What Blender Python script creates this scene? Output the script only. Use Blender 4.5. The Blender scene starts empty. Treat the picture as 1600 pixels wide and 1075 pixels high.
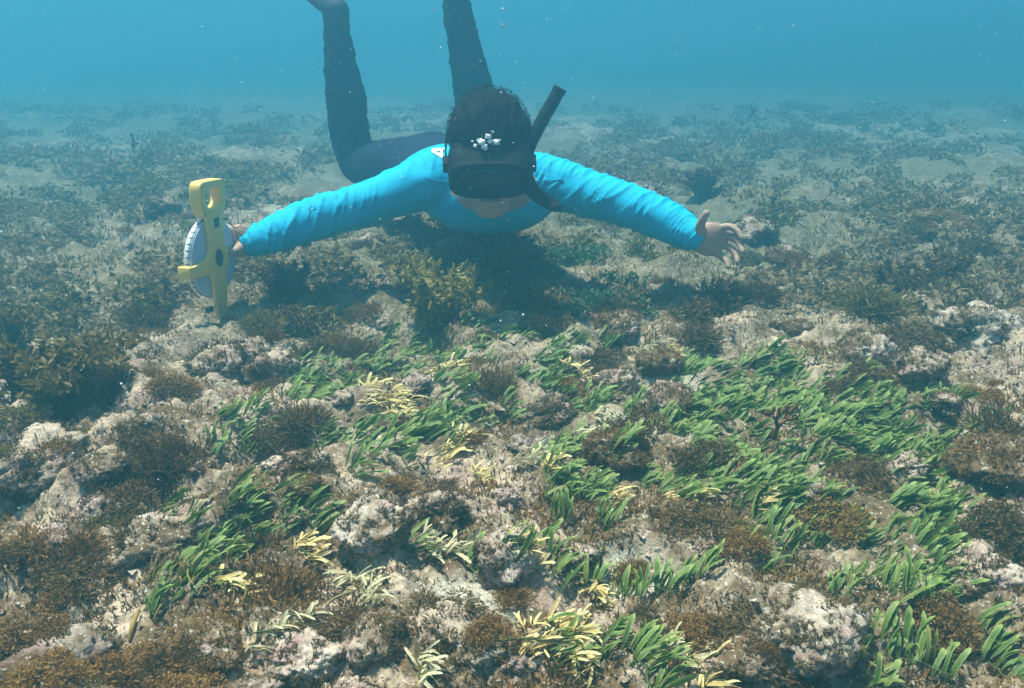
import bpy, bmesh, math, random, bisect
import numpy as np
from mathutils import Vector, Matrix, Euler
from mathutils.bvhtree import BVHTree

random.seed(7)
RNG = np.random.default_rng(11)
R = math.radians
scene = bpy.context.scene
col = scene.collection

# ------------------------------------------------------------------ camera
CAM_H, PITCH, FPX = 0.62, R(17.2), 1537.0
cam_data = bpy.data.cameras.new('camera')
cam_data.sensor_width = 36.0
cam_data.lens = 36.0 * FPX / 1600.0
cam_data.clip_start = 0.02
cam_data.clip_end = 500.0
cam = bpy.data.objects.new('camera', cam_data)
cam.location = (0, 0, CAM_H)
cam.rotation_euler = (math.pi / 2 - PITCH, 0, 0)
col.objects.link(cam)
scene.camera = cam

# ------------------------------------------------------------------ sky and sun
SUN_EL, SUN_AZ = R(75.0), R(-68.0)      # azimuth from +Y (ahead of the camera), towards +X
world = bpy.data.worlds.new('World')
scene.world = world
world.use_nodes = True
wn = world.node_tree
wn.nodes.clear()
w_out = wn.nodes.new('ShaderNodeOutputWorld')
w_bg = wn.nodes.new('ShaderNodeBackground')
w_sky = wn.nodes.new('ShaderNodeTexSky')
w_sky.sky_type = 'NISHITA'
w_sky.sun_disc = False
w_sky.sun_elevation = SUN_EL
w_sky.sun_rotation = SUN_AZ
w_bg.inputs['Strength'].default_value = 0.06
wn.links.new(w_sky.outputs[0], w_bg.inputs[0])
wn.links.new(w_bg.outputs[0], w_out.inputs[0])

sun_data = bpy.data.lights.new('sun', 'SUN')
sun_data.energy = 5.0
sun_data.angle = R(4.5)                 # the rippled surface above softens the sun a little
sun_data.color = (1.0, 0.88, 0.72)
sun = bpy.data.objects.new('sun', sun_data)
to_sun = Vector((math.sin(SUN_AZ) * math.cos(SUN_EL), math.cos(SUN_AZ) * math.cos(SUN_EL), math.sin(SUN_EL)))
sun.rotation_euler = to_sun.to_track_quat('Z', 'Y').to_euler()
sun.location = to_sun * 8
col.objects.link(sun)

vs = scene.view_settings
vs.view_transform = 'Standard'
vs.look = 'None'
vs.exposure = 1.45
vs.gamma = 1.0
vs.use_curve_mapping = False
scene.render.engine = 'CYCLES'
scene.cycles.use_denoising = True
scene.cycles.max_bounces = 8
scene.cycles.volume_bounces = 3
scene.cycles.diffuse_bounces = 3
scene.cycles.transmission_bounces = 4
scene.cycles.sample_clamp_indirect = 6.0

# ------------------------------------------------------------------ helpers: projection
FWD = Vector((0, math.cos(PITCH), -math.sin(PITCH)))
UP = Vector((0, math.sin(PITCH), math.cos(PITCH)))
CAM = Vector((0, 0, CAM_H))


def ray(px, py):
    return FWD * FPX + Vector((1, 0, 0)) * (px - 800.0) + UP * (537.5 - py)


def P(px, py, D):
    """the point of the place seen at that pixel, D metres ahead"""
    d = ray(px, py)
    return CAM + d * (D / d.y)


# ------------------------------------------------------------------ helpers: noise
_perm = np.random.default_rng(3).permutation(256)
_perm = np.concatenate([_perm, _perm, _perm])
_g3 = np.random.default_rng(5).normal(size=(256, 3))
_g3 /= np.linalg.norm(_g3, axis=1)[:, None]
_jit = np.random.default_rng(9).random((256, 3))


def pn(x, y, z):
    xi, yi, zi = np.floor(x).astype(int), np.floor(y).astype(int), np.floor(z).astype(int)
    xf, yf, zf = x - xi, y - yi, z - zi
    xi &= 255; yi &= 255; zi &= 255
    u, v, w = [t * t * t * (t * (t * 6 - 15) + 10) for t in (xf, yf, zf)]

    def g(a, b, c):
        h = _perm[_perm[_perm[(xi + a) & 255] + ((yi + b) & 255)] + ((zi + c) & 255)]
        gr = _g3[h]
        return gr[..., 0] * (xf - a) + gr[..., 1] * (yf - b) + gr[..., 2] * (zf - c)
    x00 = g(0, 0, 0) * (1 - u) + g(1, 0, 0) * u
    x10 = g(0, 1, 0) * (1 - u) + g(1, 1, 0) * u
    x01 = g(0, 0, 1) * (1 - u) + g(1, 0, 1) * u
    x11 = g(0, 1, 1) * (1 - u) + g(1, 1, 1) * u
    return 1.6 * ((x00 * (1 - v) + x10 * v) * (1 - w) + (x01 * (1 - v) + x11 * v) * w)


def worley(x, y, z):
    """distance to the nearest jittered cell point, 3D"""
    xi, yi, zi = np.floor(x).astype(int), np.floor(y).astype(int), np.floor(z).astype(int)
    best = np.full(x.shape, 9.0)
    for a in (-1, 0, 1):
        for b in (-1, 0, 1):
            for c in (-1, 0, 1):
                h = _perm[_perm[_perm[(xi + a) & 255] + ((yi + b) & 255)] + ((zi + c) & 255)]
                j = _jit[h]
                d = (xi + a + j[..., 0] - x) ** 2 + (yi + b + j[..., 1] - y) ** 2 + (zi + c + j[..., 2] - z) ** 2
                best = np.minimum(best, d)
    return np.sqrt(best)


def worley2(x, y, seed=0):
    xi, yi = np.floor(x).astype(int), np.floor(y).astype(int)
    best = np.full(x.shape, 9.0)
    for a in (-1, 0, 1):
        for b in (-1, 0, 1):
            h = _perm[_perm[(xi + a + seed) & 255] + ((yi + b) & 255)]
            j = _jit[h]
            d = (xi + a + j[..., 0] - x) ** 2 + (yi + b + j[..., 1] - y) ** 2
            best = np.minimum(best, d)
    return np.sqrt(best)


def sstep(a, b, v):
    t = np.clip((v - a) / (b - a), 0, 1)
    return t * t * (3 - 2 * t)


def sand_mask(x, y):
    """1 where sand has settled between the lumps"""
    n = pn(x * 2.3 + 4.1, y * 2.3 + 7.7, np.full_like(x, 1.3)) + 0.5 * pn(x * 6.1, y * 6.1, np.full_like(x, 4.3))
    far = sstep(2.5, 5.0, np.hypot(x, y))
    return sstep(0.38 - 0.06 * far, 0.66, n) * (1 - 0.65 * far)


def height(x, y):
    x = np.asarray(x, float); y = np.asarray(y, float)
    o = np.ones_like(x)
    r = np.hypot(x, y)
    wx = x + 0.04 * pn(x * 6, y * 6, o * 9.1)
    wy = y + 0.04 * pn(x * 6 + 31, y * 6, o * 9.1)
    s = sand_mask(x, y)
    dd = np.clip(r - 2.7, 0, None)
    h = -1.2 * np.tanh(0.013 * dd * dd / (dd + 1.2) / 1.2)      # downslope made up so the far seabed fades into the haze
    h -= 0.040 + 0.040 * np.exp(-((x + 0.69) ** 2 + (y - 2.2) ** 2) / 0.12)
    h += 0.055 * pn(x * 1.1, y * 1.1, o * 2.2)
    h += 0.06 * pn(x * 0.35, y * 0.35, o * 7.2) * sstep(2.0, 6.0, r)
    mid = np.abs(pn(wx * 4.2, wy * 4.2, o * 5.5))
    h += 0.085 * (0.45 - mid) * (1 - 0.8 * s)
    lump = np.clip(1 - worley2(wx * 10, wy * 10) / 0.75, 0, 1) ** 0.7
    pres = sstep(-0.15, 0.25, pn(x * 3.1 + 11, y * 3.1, o * 3.3))
    h += 0.042 * lump * pres * (1 - s)
    lump2 = np.clip(1 - worley2(wx * 27, wy * 27, 5) / 0.8, 0, 1) ** 0.7
    h += 0.014 * lump2 * (1 - 0.4 * s)
    lump3 = np.clip(1 - worley2(wx * 62, wy * 62, 9) / 0.8, 0, 1) ** 0.6
    h += 0.0065 * lump3 * sstep(4.0, 2.5, r) * (1 - 0.35 * s)
    fine = sstep(6.5, 2.5, r)
    h += fine * (0.0055 * pn(x * 60, y * 60, o * 1.1) + 0.0036 * np.abs(pn(x * 130, y * 130, o * 8.1))) * (1 - 0.2 * s)
    return h


_th = np.concatenate([np.linspace(R(-180), R(-47), 60)[:-1], np.linspace(R(-47), R(47), 560), np.linspace(R(47), R(180), 60)[1:-1]])
_rr = np.concatenate([np.geomspace(0.05, 0.65, 30)[:-1], np.geomspace(0.65, 2.6, 430)[:-1], np.geomspace(2.6, 9, 230)[:-1], np.geomspace(9, 62, 50)])
_T, _Q = np.meshgrid(_th, _rr)
GX, GY = (_Q * np.sin(_T)).ravel(), (_Q * np.cos(_T)).ravel()
GZ = height(GX, GY)
_GZ2 = GZ.reshape(len(_rr), len(_th)).tolist()
_thl, _rrl = _th.tolist(), _rr.tolist()


def H(x, y):
    """height of the built seabed, looked up between its vertices"""
    r = min(max(math.hypot(x, y), 0.06), 61.0)
    a = math.atan2(x, y)
    i = min(max(bisect.bisect_right(_rrl, r) - 1, 0), len(_rrl) - 2)
    j = min(max(bisect.bisect_right(_thl, a) - 1, 0), len(_thl) - 2)
    u = (r - _rrl[i]) / (_rrl[i + 1] - _rrl[i])
    v = (a - _thl[j]) / (_thl[j + 1] - _thl[j])
    A, B = _GZ2[i], _GZ2[i + 1]
    return (A[j] * (1 - v) + A[j + 1] * v) * (1 - u) + (B[j] * (1 - v) + B[j + 1] * v) * u


def pn1(x, y, z):
    return float(pn(np.array([x]), np.array([y]), np.array([z]))[0])


def ground_at(px, py):
    d = ray(px, py)
    z = 0.0
    for _ in range(8):
        t = (z - CAM_H) / d.z if d.z < -1e-4 else 40.0
        p = CAM + d * t
        z = 0.5 * z + 0.5 * H(p.x, p.y)
    return Vector((p.x, p.y, H(p.x, p.y)))


# ------------------------------------------------------------------ helpers: meshes and tags
def mesh_np(name, verts, faces, smooth=True):
    me = bpy.data.meshes.new(name)
    me.from_pydata(verts if isinstance(verts, list) else verts.tolist(), [], faces if isinstance(faces, list) else faces.tolist())
    if smooth:
        me.polygons.foreach_set('use_smooth', np.ones(len(me.polygons), bool))
    me.update()
    return me


def obj(name, me, mat=None, parent=None):
    o = bpy.data.objects.new(name, me)
    col.objects.link(o)
    if mat is not None and me is not None and len(me.materials) == 0:
        me.materials.append(mat)
    if parent is not None:
        o.parent = parent
    return o


def tag(o, label, cat, group=None):
    o['label'] = label
    o['category'] = cat
    if group:
        o['group'] = group
    return o


def struct(o, kind='structure'):
    o['kind'] = kind
    return o


def attr(me, name, values):
    a = me.attributes.new(name, 'FLOAT', 'POINT')
    a.data.foreach_set('value', np.asarray(values, np.float32))


def catmull(pts, n):
    pts = [np.array(p, float) for p in pts]
    out = []
    k = len(pts)
    for i in range(k - 1):
        p0 = pts[max(i - 1, 0)]; p1 = pts[i]; p2 = pts[i + 1]; p3 = pts[min(i + 2, k - 1)]
        for j in range(n):
            t = j / n
            out.append(0.5 * ((2 * p1) + (-p0 + p2) * t + (2 * p0 - 5 * p1 + 4 * p2 - p3) * t * t + (-p0 + 3 * p1 - 3 * p2 + p3) * t ** 3))
    out.append(pts[-1])
    return out


class MB:
    def __init__(self):
        self.v, self.f = [], []

    def sweep(self, pts, rad, sub=6, seg=20, side=None, cap=True):
        """pts: points; rad: radius or (a, b) per point; side: direction the first radius points along"""
        rr = [(r, r) if not isinstance(r, (tuple, list)) else r for r in rad]
        full = [tuple(p) + tuple(r) for p, r in zip(pts, rr)]
        c = catmull(full, sub)
        C = [Vector(q[:3]) for q in c]
        n = len(C)
        rows = []
        prev = None
        for i in range(n):
            t = (C[min(i + 1, n - 1)] - C[max(i - 1, 0)]).normalized()
            ref = Vector(side) if side is not None else (prev if prev is not None else (Vector((0, 0, 1)) if abs(t.z) < .9 else Vector((1, 0, 0))))
            s = (ref - t * ref.dot(t)).normalized()
            prev = s
            b = t.cross(s)
            rows.append((C[i], t, s, b, c[i][3], c[i][4]))
        ext = []
        if cap:
            C0, t, s, b, a0, b0 = rows[0]
            for k in (0.98, 0.85, 0.5):
                m = math.sqrt(1 - k * k)
                ext.append((C0 - t * min(a0, b0) * k, t, s, b, a0 * m, b0 * m))
        ext += rows
        if cap:
            C1, t, s, b, a1, b1 = rows[-1]
            for k in (0.5, 0.85, 0.98):
                m = math.sqrt(1 - k * k)
                ext.append((C1 + t * min(a1, b1) * k, t, s, b, a1 * m, b1 * m))
        base = len(self.v)
        for (C0, t, s, b, a, bb) in ext:
            for j in range(seg):
                an = 2 * math.pi * j / seg
                self.v.append(tuple(C0 + s * (a * math.cos(an)) + b * (bb * math.sin(an))))
        for i in range(len(ext) - 1):
            for j in range(seg):
                a = base + i * seg + j
                b = base + i * seg + (j + 1) % seg
                self.f.append((a, b, b + seg, a + seg))
        self.f.append(tuple(base + j for j in range(seg))[::-1])
        e = base + (len(ext) - 1) * seg
        self.f.append(tuple(e + j for j in range(seg)))
        return self

    def ell(self, M, r, seg=24, rings=16):
        base = len(self.v)
        for i in range(1, rings):
            th = math.pi * i / rings
            for j in range(seg):
                ph = 2 * math.pi * j / seg
                self.v.append(tuple(M @ Vector((r[0] * math.sin(th) * math.cos(ph), r[1] * math.sin(th) * math.sin(ph), r[2] * math.cos(th)))))
        top = len(self.v); self.v.append(tuple(M @ Vector((0, 0, r[2]))))
        bot = len(self.v); self.v.append(tuple(M @ Vector((0, 0, -r[2]))))
        for i in range(rings - 2):
            for j in range(seg):
                a = base + i * seg + j; b = base + i * seg + (j + 1) % seg
                self.f.append((a, a + seg, b + seg, b))
        for j in range(seg):
            self.f.append((top, base + j, base + (j + 1) % seg))
            a = base + (rings - 2) * seg
            self.f.append((bot, a + (j + 1) % seg, a + j))
        return self

    def box(self, M, sx, sy, sz):
        base = len(self.v)
        for x in (-1, 1):
            for y in (-1, 1):
                for z in (-1, 1):
                    self.v.append(tuple(M @ Vector((x * sx / 2, y * sy / 2, z * sz / 2))))
        for f in ((0, 1, 3, 2), (4, 6, 7, 5), (0, 4, 5, 1), (2, 3, 7, 6), (0, 2, 6, 4), (1, 5, 7, 3)):
            self.f.append(tuple(base + i for i in f))
        return self

    def mesh(self, name, smooth=True):
        return mesh_np(name, self.v, self.f, smooth)

    def remesh(self, name, voxel, smooth_it=4, factor=0.5):
        me = self.mesh(name + '_raw')
        o = bpy.data.objects.new('raw', me)
        col.objects.link(o)
        m = o.modifiers.new('r', 'REMESH'); m.mode = 'VOXEL'; m.voxel_size = voxel; m.use_smooth_shade = True
        s = o.modifiers.new('s', 'SMOOTH'); s.factor = factor; s.iterations = smooth_it
        dg = bpy.context.evaluated_depsgraph_get()
        out = bpy.data.meshes.new_from_object(o.evaluated_get(dg))
        out.name = name
        bpy.data.objects.remove(o)
        bpy.data.meshes.remove(me)
        return out


def get_co(me):
    a = np.empty(len(me.vertices) * 3, np.float32)
    me.vertices.foreach_get('co', a)
    return a.reshape(-1, 3).astype(float)


def get_no(me):
    a = np.empty(len(me.vertices) * 3, np.float32)
    me.vertices.foreach_get('normal', a)
    return a.reshape(-1, 3).astype(float)


def set_co(me, co):
    me.vertices.foreach_set('co', np.asarray(co, np.float32).ravel())
    me.update()


# ------------------------------------------------------------------ materials
class NT:
    def __init__(self, name):
        self.m = bpy.data.materials.new(name)
        self.m.use_nodes = True
        self.t = self.m.node_tree
        self.t.nodes.clear()
        self.out = self.t.nodes.new('ShaderNodeOutputMaterial')

    def n(self, kind, **kw):
        nd = self.t.nodes.new(kind)
        for k, v in kw.items():
            if k.startswith('i_'):
                nd.inputs[k[2:].replace('_', ' ')].default_value = v
            else:
                setattr(nd, k, v)
        return nd

    def l(self, a, b):
        self.t.links.new(a, b)

    def coord(self, kind='Object'):
        return self.n('ShaderNodeTexCoord').outputs[kind]

    def noise(self, scale, detail=4, rough=0.6, vec=None, w=0.0):
        nd = self.n('ShaderNodeTexNoise')
        nd.inputs['Scale'].default_value = scale
        nd.inputs['Detail'].default_value = detail
        nd.inputs['Roughness'].default_value = rough
        if w:
            mp = self.n('ShaderNodeMapping')
            mp.inputs['Location'].default_value = (w, w * 1.7, -w)
            self.l(vec, mp.inputs['Vector'])
            vec = mp.outputs[0]
        if vec is not None:
            self.l(vec, nd.inputs['Vector'])
        return nd.outputs['Fac']

    def ramp(self, fac, stops, interp='LINEAR'):
        r = self.n('ShaderNodeValToRGB')
        r.color_ramp.interpolation = interp
        while len(r.color_ramp.elements) < len(stops):
            r.color_ramp.elements.new(0.5)
        for e, (p, c) in zip(r.color_ramp.elements, stops):
            e.position = p
            e.color = (c, c, c, 1) if not isinstance(c, (tuple, list)) else tuple(c) + (1,)
        self.l(fac, r.inputs[0])
        return r.outputs[0]

    def mix(self, fac, a, b, mode='MIX'):
        m = self.n('ShaderNodeMix', data_type='RGBA', blend_type=mode)
        for sock, v in ((m.inputs[0], fac), (m.inputs[6], a), (m.inputs[7], b)):
            if isinstance(v, bpy.types.NodeSocket):
                self.l(v, sock)
            elif isinstance(v, (tuple, list)):
                sock.default_value = tuple(v) + (1,)
            else:
                sock.default_value = v
        return m.outputs[2]

    def principled(self, color, rough=0.8, spec=0.3, bump=None, bump_d=0.002, bump_s=1.0, **kw):
        p = self.n('ShaderNodeBsdfPrincipled')
        if isinstance(color, bpy.types.NodeSocket):
            self.l(color, p.inputs['Base Color'])
        else:
            p.inputs['Base Color'].default_value = tuple(color) + (1,)
        p.inputs['Roughness'].default_value = rough
        p.inputs['Specular IOR Level'].default_value = spec
        for k, v in kw.items():
            p.inputs[k].default_value = v
        if bump is not None:
            b = self.n('ShaderNodeBump')
            b.inputs['Distance'].default_value = bump_d
            b.inputs['Strength'].default_value = bump_s
            self.l(bump, b.inputs['Height'])
            self.l(b.outputs[0], p.inputs['Normal'])
        return p

    def done(self, sh):
        self.l(sh.outputs[0] if hasattr(sh, 'outputs') else sh, self.out.inputs['Surface'])
        return self.m


def crust_material(name, pale, brown, pink, brown_amt, pink_amt, sandy=False, world_space=False):
    """limestone crusted with coralline algae and brown turf"""
    t = NT(name)
    if True:
        vec = t.n('ShaderNodeNewGeometry').outputs['Position']
    else:
        oc = t.coord('Object')
        inf = t.n('ShaderNodeObjectInfo')
        va = t.n('ShaderNodeVectorMath', operation='ADD')
        t.l(oc, va.inputs[0]); t.l(inf.outputs['Location'], va.inputs[1])
        vec = va.outputs[0]
    base = t.mix(t.ramp(t.noise(55, 6, 0.7, vec), [(0.32, 0.0), (0.68, 1.0)]), [c * 0.50 for c in pale], [min(c * 1.22, .8) for c in pale])
    base = t.mix(t.ramp(t.noise(17, 5, 0.6, vec, 3.1), [(0.56 - 0.25 * pink_amt, 0.0), (0.72 - 0.2 * pink_amt, 0.85)]), base, pink)
    base = t.mix(t.ramp(t.noise(9, 6, 0.68, vec, 7.3), [(0.58 - 0.3 * brown_amt, 0.0), (0.66 - 0.22 * brown_amt, 0.92)]), base, brown)
    if sandy:
        wide = t.ramp(t.noise(1.1, 6, 0.62, vec, 2.9), [(0.45, 0.0), (0.60, 0.45)])
        base = t.mix(wide, base, (0.14, 0.105, 0.055))
        cv = t.n('ShaderNodeAttribute'); cv.attribute_name = 'hazed_cover'
        base = t.mix(cv.outputs['Fac'], base, t.mix(t.noise(7, 5, 0.7, vec, 4.4), (0.075, 0.064, 0.034), (0.20, 0.165, 0.10)))  # muted tones imitate haze over the far weed growth
        at = t.n('ShaderNodeAttribute'); at.attribute_name = 'sand'
        sc = t.mix(t.ramp(t.noise(160, 3, 0.7, vec), [(0.35, 0.0), (0.65, 1.0)]), (0.34, 0.31, 0.25), (0.52, 0.48, 0.40))
        base = t.mix(t.ramp(at.outputs['Fac'], [(0.2, 0.0), (0.8, 0.9)]), base, sc)
    # grit: dark and white specks a few millimetres across
    base = t.mix(t.ramp(t.noise(150, 4, 0.75, vec, 1.7), [(0.57, 0.0), (0.64, 0.8)]), base, (0.60, 0.56, 0.48))
    base = t.mix(t.ramp(t.noise(110, 5, 0.75, vec, 5.9), [(0.54, 0.0), (0.63, 0.8)]), base, (0.045, 0.035, 0.025))
    bmp = t.mix(0.5, t.noise(120, 6, 0.75, vec, 2.2), t.noise(300, 4, 0.7, vec, 8.8))
    return t.done(t.principled(base, 0.92, 0.12, bmp, 0.0045, 0.9))


PALE, BROWN, PINK = (0.53, 0.405, 0.295), (0.100, 0.060, 0.024), (0.31, 0.185, 0.175)
M_seabed = crust_material('seabed_crust', PALE, BROWN, PINK, 0.48, 0.25, sandy=True, world_space=True)
M_rock = crust_material('rock_crust', (0.48, 0.375, 0.29), BROWN, PINK, 0.5, 0.4)
M_rock_pale = crust_material('rock_crust_pale', (0.55, 0.45, 0.365), BROWN, PINK, 0.42, 0.3)
M_rock_pink = crust_material('rock_crust_pink', (0.38, 0.30, 0.25), BROWN, (0.29, 0.175, 0.18), 0.35, 0.5)
M_rock_brown = crust_material('rock_crust_brown', (0.33, 0.25, 0.17), (0.11, 0.070, 0.032), PINK, 0.7, 0.1)


def weed_material(name, c1, c2, trans=0.35, edge=None, rough=0.55, spec=0.35, vary=0.25, scale=60, foot=None, tip=None, sick=None):
    t = NT(name)
    vec = t.n('ShaderNodeNewGeometry').outputs['Position']
    inf = t.n('ShaderNodeObjectInfo')
    f = t.n('ShaderNodeMath', operation='ADD')
    nz = t.ramp(t.noise(scale, 3, 0.6, vec), [(0.3, 0.0), (0.7, 1.0)])
    sc = t.n('ShaderNodeMath', operation='MULTIPLY'); t.l(nz, sc.inputs[0]); sc.inputs[1].default_value = 0.6
    s2 = t.n('ShaderNodeMath', operation='MULTIPLY'); t.l(inf.outputs['Random'], s2.inputs[0]); s2.inputs[1].default_value = 0.5
    t.l(sc.outputs[0], f.inputs[0]); t.l(s2.outputs[0], f.inputs[1])
    c = t.mix(f.outputs[0], c1, c2)
    if edge:
        at = t.n('ShaderNodeAttribute'); at.attribute_name = 'edge'
        c = t.mix(t.ramp(at.outputs['Fac'], [(0.55, 0.0), (1.0, 0.8)]), c, edge)
    if foot:
        al = t.n('ShaderNodeAttribute'); al.attribute_name = 'along'
        c = t.mix(t.ramp(al.outputs['Fac'], [(0.0, 0.85), (0.35, 0.0)]), c, foot)
        c = t.mix(t.ramp(al.outputs['Fac'], [(0.72, 0.0), (1.0, 0.8)]), c, tip)
    if sick:
        c = t.mix(t.ramp(inf.outputs['Random'], [(0.86, 0.0), (0.98, 0.75)]), c, sick)
        c = t.mix(t.ramp(t.noise(95, 4, 0.7, vec, 6.1), [(0.58, 0.0), (0.70, 0.7)]), c, sick)
    p = t.principled(c, rough, spec)
    tr = t.n('ShaderNodeBsdfTranslucent')
    t.l(c, tr.inputs[0])
    mx = t.n('ShaderNodeMixShader'); mx.inputs[0].default_value = trans
    t.l(p.outputs[0], mx.inputs[1]); t.l(tr.outputs[0], mx.inputs[2])
    return t.done(mx)


M_green = weed_material('green_blade', (0.032, 0.092, 0.012), (0.125, 0.205, 0.034), 0.30, (0.29, 0.35, 0.10), foot=(0.06, 0.085, 0.02), tip=(0.22, 0.30, 0.07), sick=(0.22, 0.21, 0.06))
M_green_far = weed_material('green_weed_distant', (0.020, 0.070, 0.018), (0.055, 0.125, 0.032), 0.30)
M_yellow = weed_material('yellow_blade', (0.58, 0.42, 0.13), (0.74, 0.60, 0.28), 0.30, (0.78, 0.70, 0.42), 0.7, 0.2, foot=(0.30, 0.20, 0.06), tip=(0.80, 0.70, 0.40), sick=(0.33, 0.22, 0.07))
M_bleached = weed_material('bleached_blade', (0.45, 0.40, 0.22), (0.62, 0.56, 0.36), 0.30, (0.65, 0.62, 0.42), 0.7, 0.2, foot=(0.25, 0.19, 0.09), tip=(0.62, 0.58, 0.40), sick=(0.30, 0.24, 0.12))
M_brown = weed_material('brown_weed', (0.060, 0.036, 0.013), (0.17, 0.105, 0.038), 0.35, None, 0.6, 0.25)
M_brown2 = weed_material('rusty_weed', (0.125, 0.062, 0.016), (0.31, 0.17, 0.050), 0.35, None, 0.6, 0.25)
M_olive = weed_material('olive_weed', (0.085, 0.068, 0.015), (0.24, 0.18, 0.045), 0.35, None, 0.55, 0.3)
M_gold = weed_material('golden_weed', (0.19, 0.15, 0.026), (0.36, 0.28, 0.065), 0.35, None, 0.55, 0.3)
M_dark_olive = weed_material('dark_olive_weed', (0.085, 0.060, 0.016), (0.24, 0.165, 0.045), 0.3, None, 0.55, 0.3)
M_brown_hazed = weed_material('hazed_brown_weed', (0.14, 0.10, 0.050), (0.28, 0.21, 0.11), 0.35, None, 0.7, 0.15, scale=9)  # lightened so distant weed dissolves: haze put into the colour
M_turf = weed_material('turf_algae', (0.065, 0.042, 0.017), (0.19, 0.135, 0.062), 0.3, None, 0.8, 0.1, scale=14)
M_twig = weed_material('drift_twig', (0.022, 0.020, 0.010), (0.06, 0.045, 0.018), 0.1, None, 0.6, 0.3)
M_red = weed_material('red_weed', (0.10, 0.022, 0.008), (0.19, 0.05, 0.012), 0.15, None, 0.5, 0.4)


def simple(name, c, rough=0.5, spec=0.5, bump_scale=None, bump_d=0.001, var=0.15, **kw):
    t = NT(name)
    vec = t.coord('Object')
    base = t.mix(t.noise(bump_scale or 40, 4, 0.6, vec), [x * (1 - var) for x in c], [min(1, x * (1 + var)) for x in c])
    return t.done(t.principled(base, rough, spec, t.noise(bump_scale or 200, 4, 0.6, vec) if bump_scale else None, bump_d, 1.0, **kw))


# ------------------------------------------------------------------ seabed
def build_seabed():
    th, rr, X, Y, Z = _th, _rr, GX, GY, GZ
    nT, nR = len(th), len(rr)
    i = np.arange(nR - 1)[:, None] * nT
    j = np.arange(nT)[None, :]
    j2 = (j + 1) % nT
    F = np.stack([i + j, i + j2, i + nT + j2, i + nT + j], -1).reshape(-1, 4)[:, ::-1]
    V = np.stack([X, Y, Z], 1)
    me = bpy.data.meshes.new('seabed')
    me.vertices.add(len(V)); me.vertices.foreach_set('co', V.astype(np.float32).ravel())
    me.loops.add(F.size); me.loops.foreach_set('vertex_index', F.astype(np.int32).ravel())
    me.polygons.add(len(F)); me.polygons.foreach_set('loop_start', np.arange(0, F.size, 4, dtype=np.int32))
    me.polygons.foreach_set('use_smooth', np.ones(len(F), bool))
    me.update(calc_edges=True)
    attr(me, 'sand', sand_mask(X, Y))
    # farther out: weed growth, with haze fading painted into its colour
    rad = np.hypot(X, Y)
    attr(me, 'hazed_cover', sstep(1.7, 3.4, rad) * np.clip(0.78 + 0.9 * pn(X * 0.8 + 3, Y * 0.8, np.full_like(X, 6.6)), 0.25, 1.0))
    me.validate()
    if me.polygons[len(F) // 2].normal.z < 0:
        me.flip_normals()
    o = obj('seabed', me, M_seabed)
    struct(o)


build_seabed()

# water: the blue, faintly milky sea in which everything stands
hb = MB().box(Matrix.Translation((0, 0, -0.6)), 130, 130, 4.4)
haze = obj('haze', hb.mesh('haze', False))
struct(haze, 'stuff')
tv = bpy.data.materials.new('sea_water')
tv.use_nodes = True
tv.node_tree.nodes.clear()
vo = tv.node_tree.nodes.new('ShaderNodeOutputMaterial')
pv = tv.node_tree.nodes.new('ShaderNodeVolumePrincipled')
pv.inputs['Color'].default_value = (0.080, 0.295, 0.395, 1)
pv.inputs['Density'].default_value = 0.30
pv.inputs['Absorption Color'].default_value = (0.08, 0.32, 0.46, 1)      # red is lost first in sea water
pv.inputs['Anisotropy'].default_value = 0.65
tv.node_tree.links.new(pv.outputs[0], vo.inputs['Volume'])
haze.data.materials.append(tv)


# ------------------------------------------------------------------ rocks
def rock_mesh(name, seed, sub=5, knob=0.22, flat=0.7):
    bm = bmesh.new()
    bmesh.ops.create_icosphere(bm, subdivisions=sub, radius=1.0)
    me = bpy.data.meshes.new(name)
    bm.to_mesh(me); bm.free()
    co = get_co(me)
    s = seed * 13.7
    x, y, z = co[:, 0] + s, co[:, 1] - s, co[:, 2] + 2 * s
    d = 1 + 0.45 * pn(x * 1.1, y * 1.1, z * 1.1)
    w = worley(x * 1.9, y * 1.9, z * 1.9)
    d += knob * (0.9 - w)
    w2 = worley(x * 5 + 3, y * 5, z * 5)
    d += 0.13 * (0.7 - w2)
    d += 0.09 * pn(x * 7, y * 7, z * 7) + 0.055 * pn(x * 15, y * 15, z * 15) + 0.03 * pn(x * 30, y * 30, z * 30)
    for fr, am in ((9, .10), (19, .065), (38, .04)):
        d += am * (0.35 - np.abs(pn(x * fr + 5, y * fr, z * fr + 8))) * 2
    hole = worley(x * 2.6 + 9, y * 2.6 + 4, z * 2.6)
    d -= 0.22 * sstep(0.35, 0.05, hole)
    co = co * d[:, None]
    co[:, 2] *= flat
    set_co(me, co)
    me.polygons.foreach_set('use_smooth', np.ones(len(me.polygons), bool))
    return me


ROCKS = [rock_mesh('rock', i, 5, 0.20 + 0.05 * (i % 3), 0.62 + 0.08 * (i % 4)) for i in range(7)]
ROCK_MATS = {'n': M_rock, 'p': M_rock_pale, 'k': M_rock_pink, 'b': M_rock_brown}
_rock_cache = {}
BIG_ROCKS = []


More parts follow.
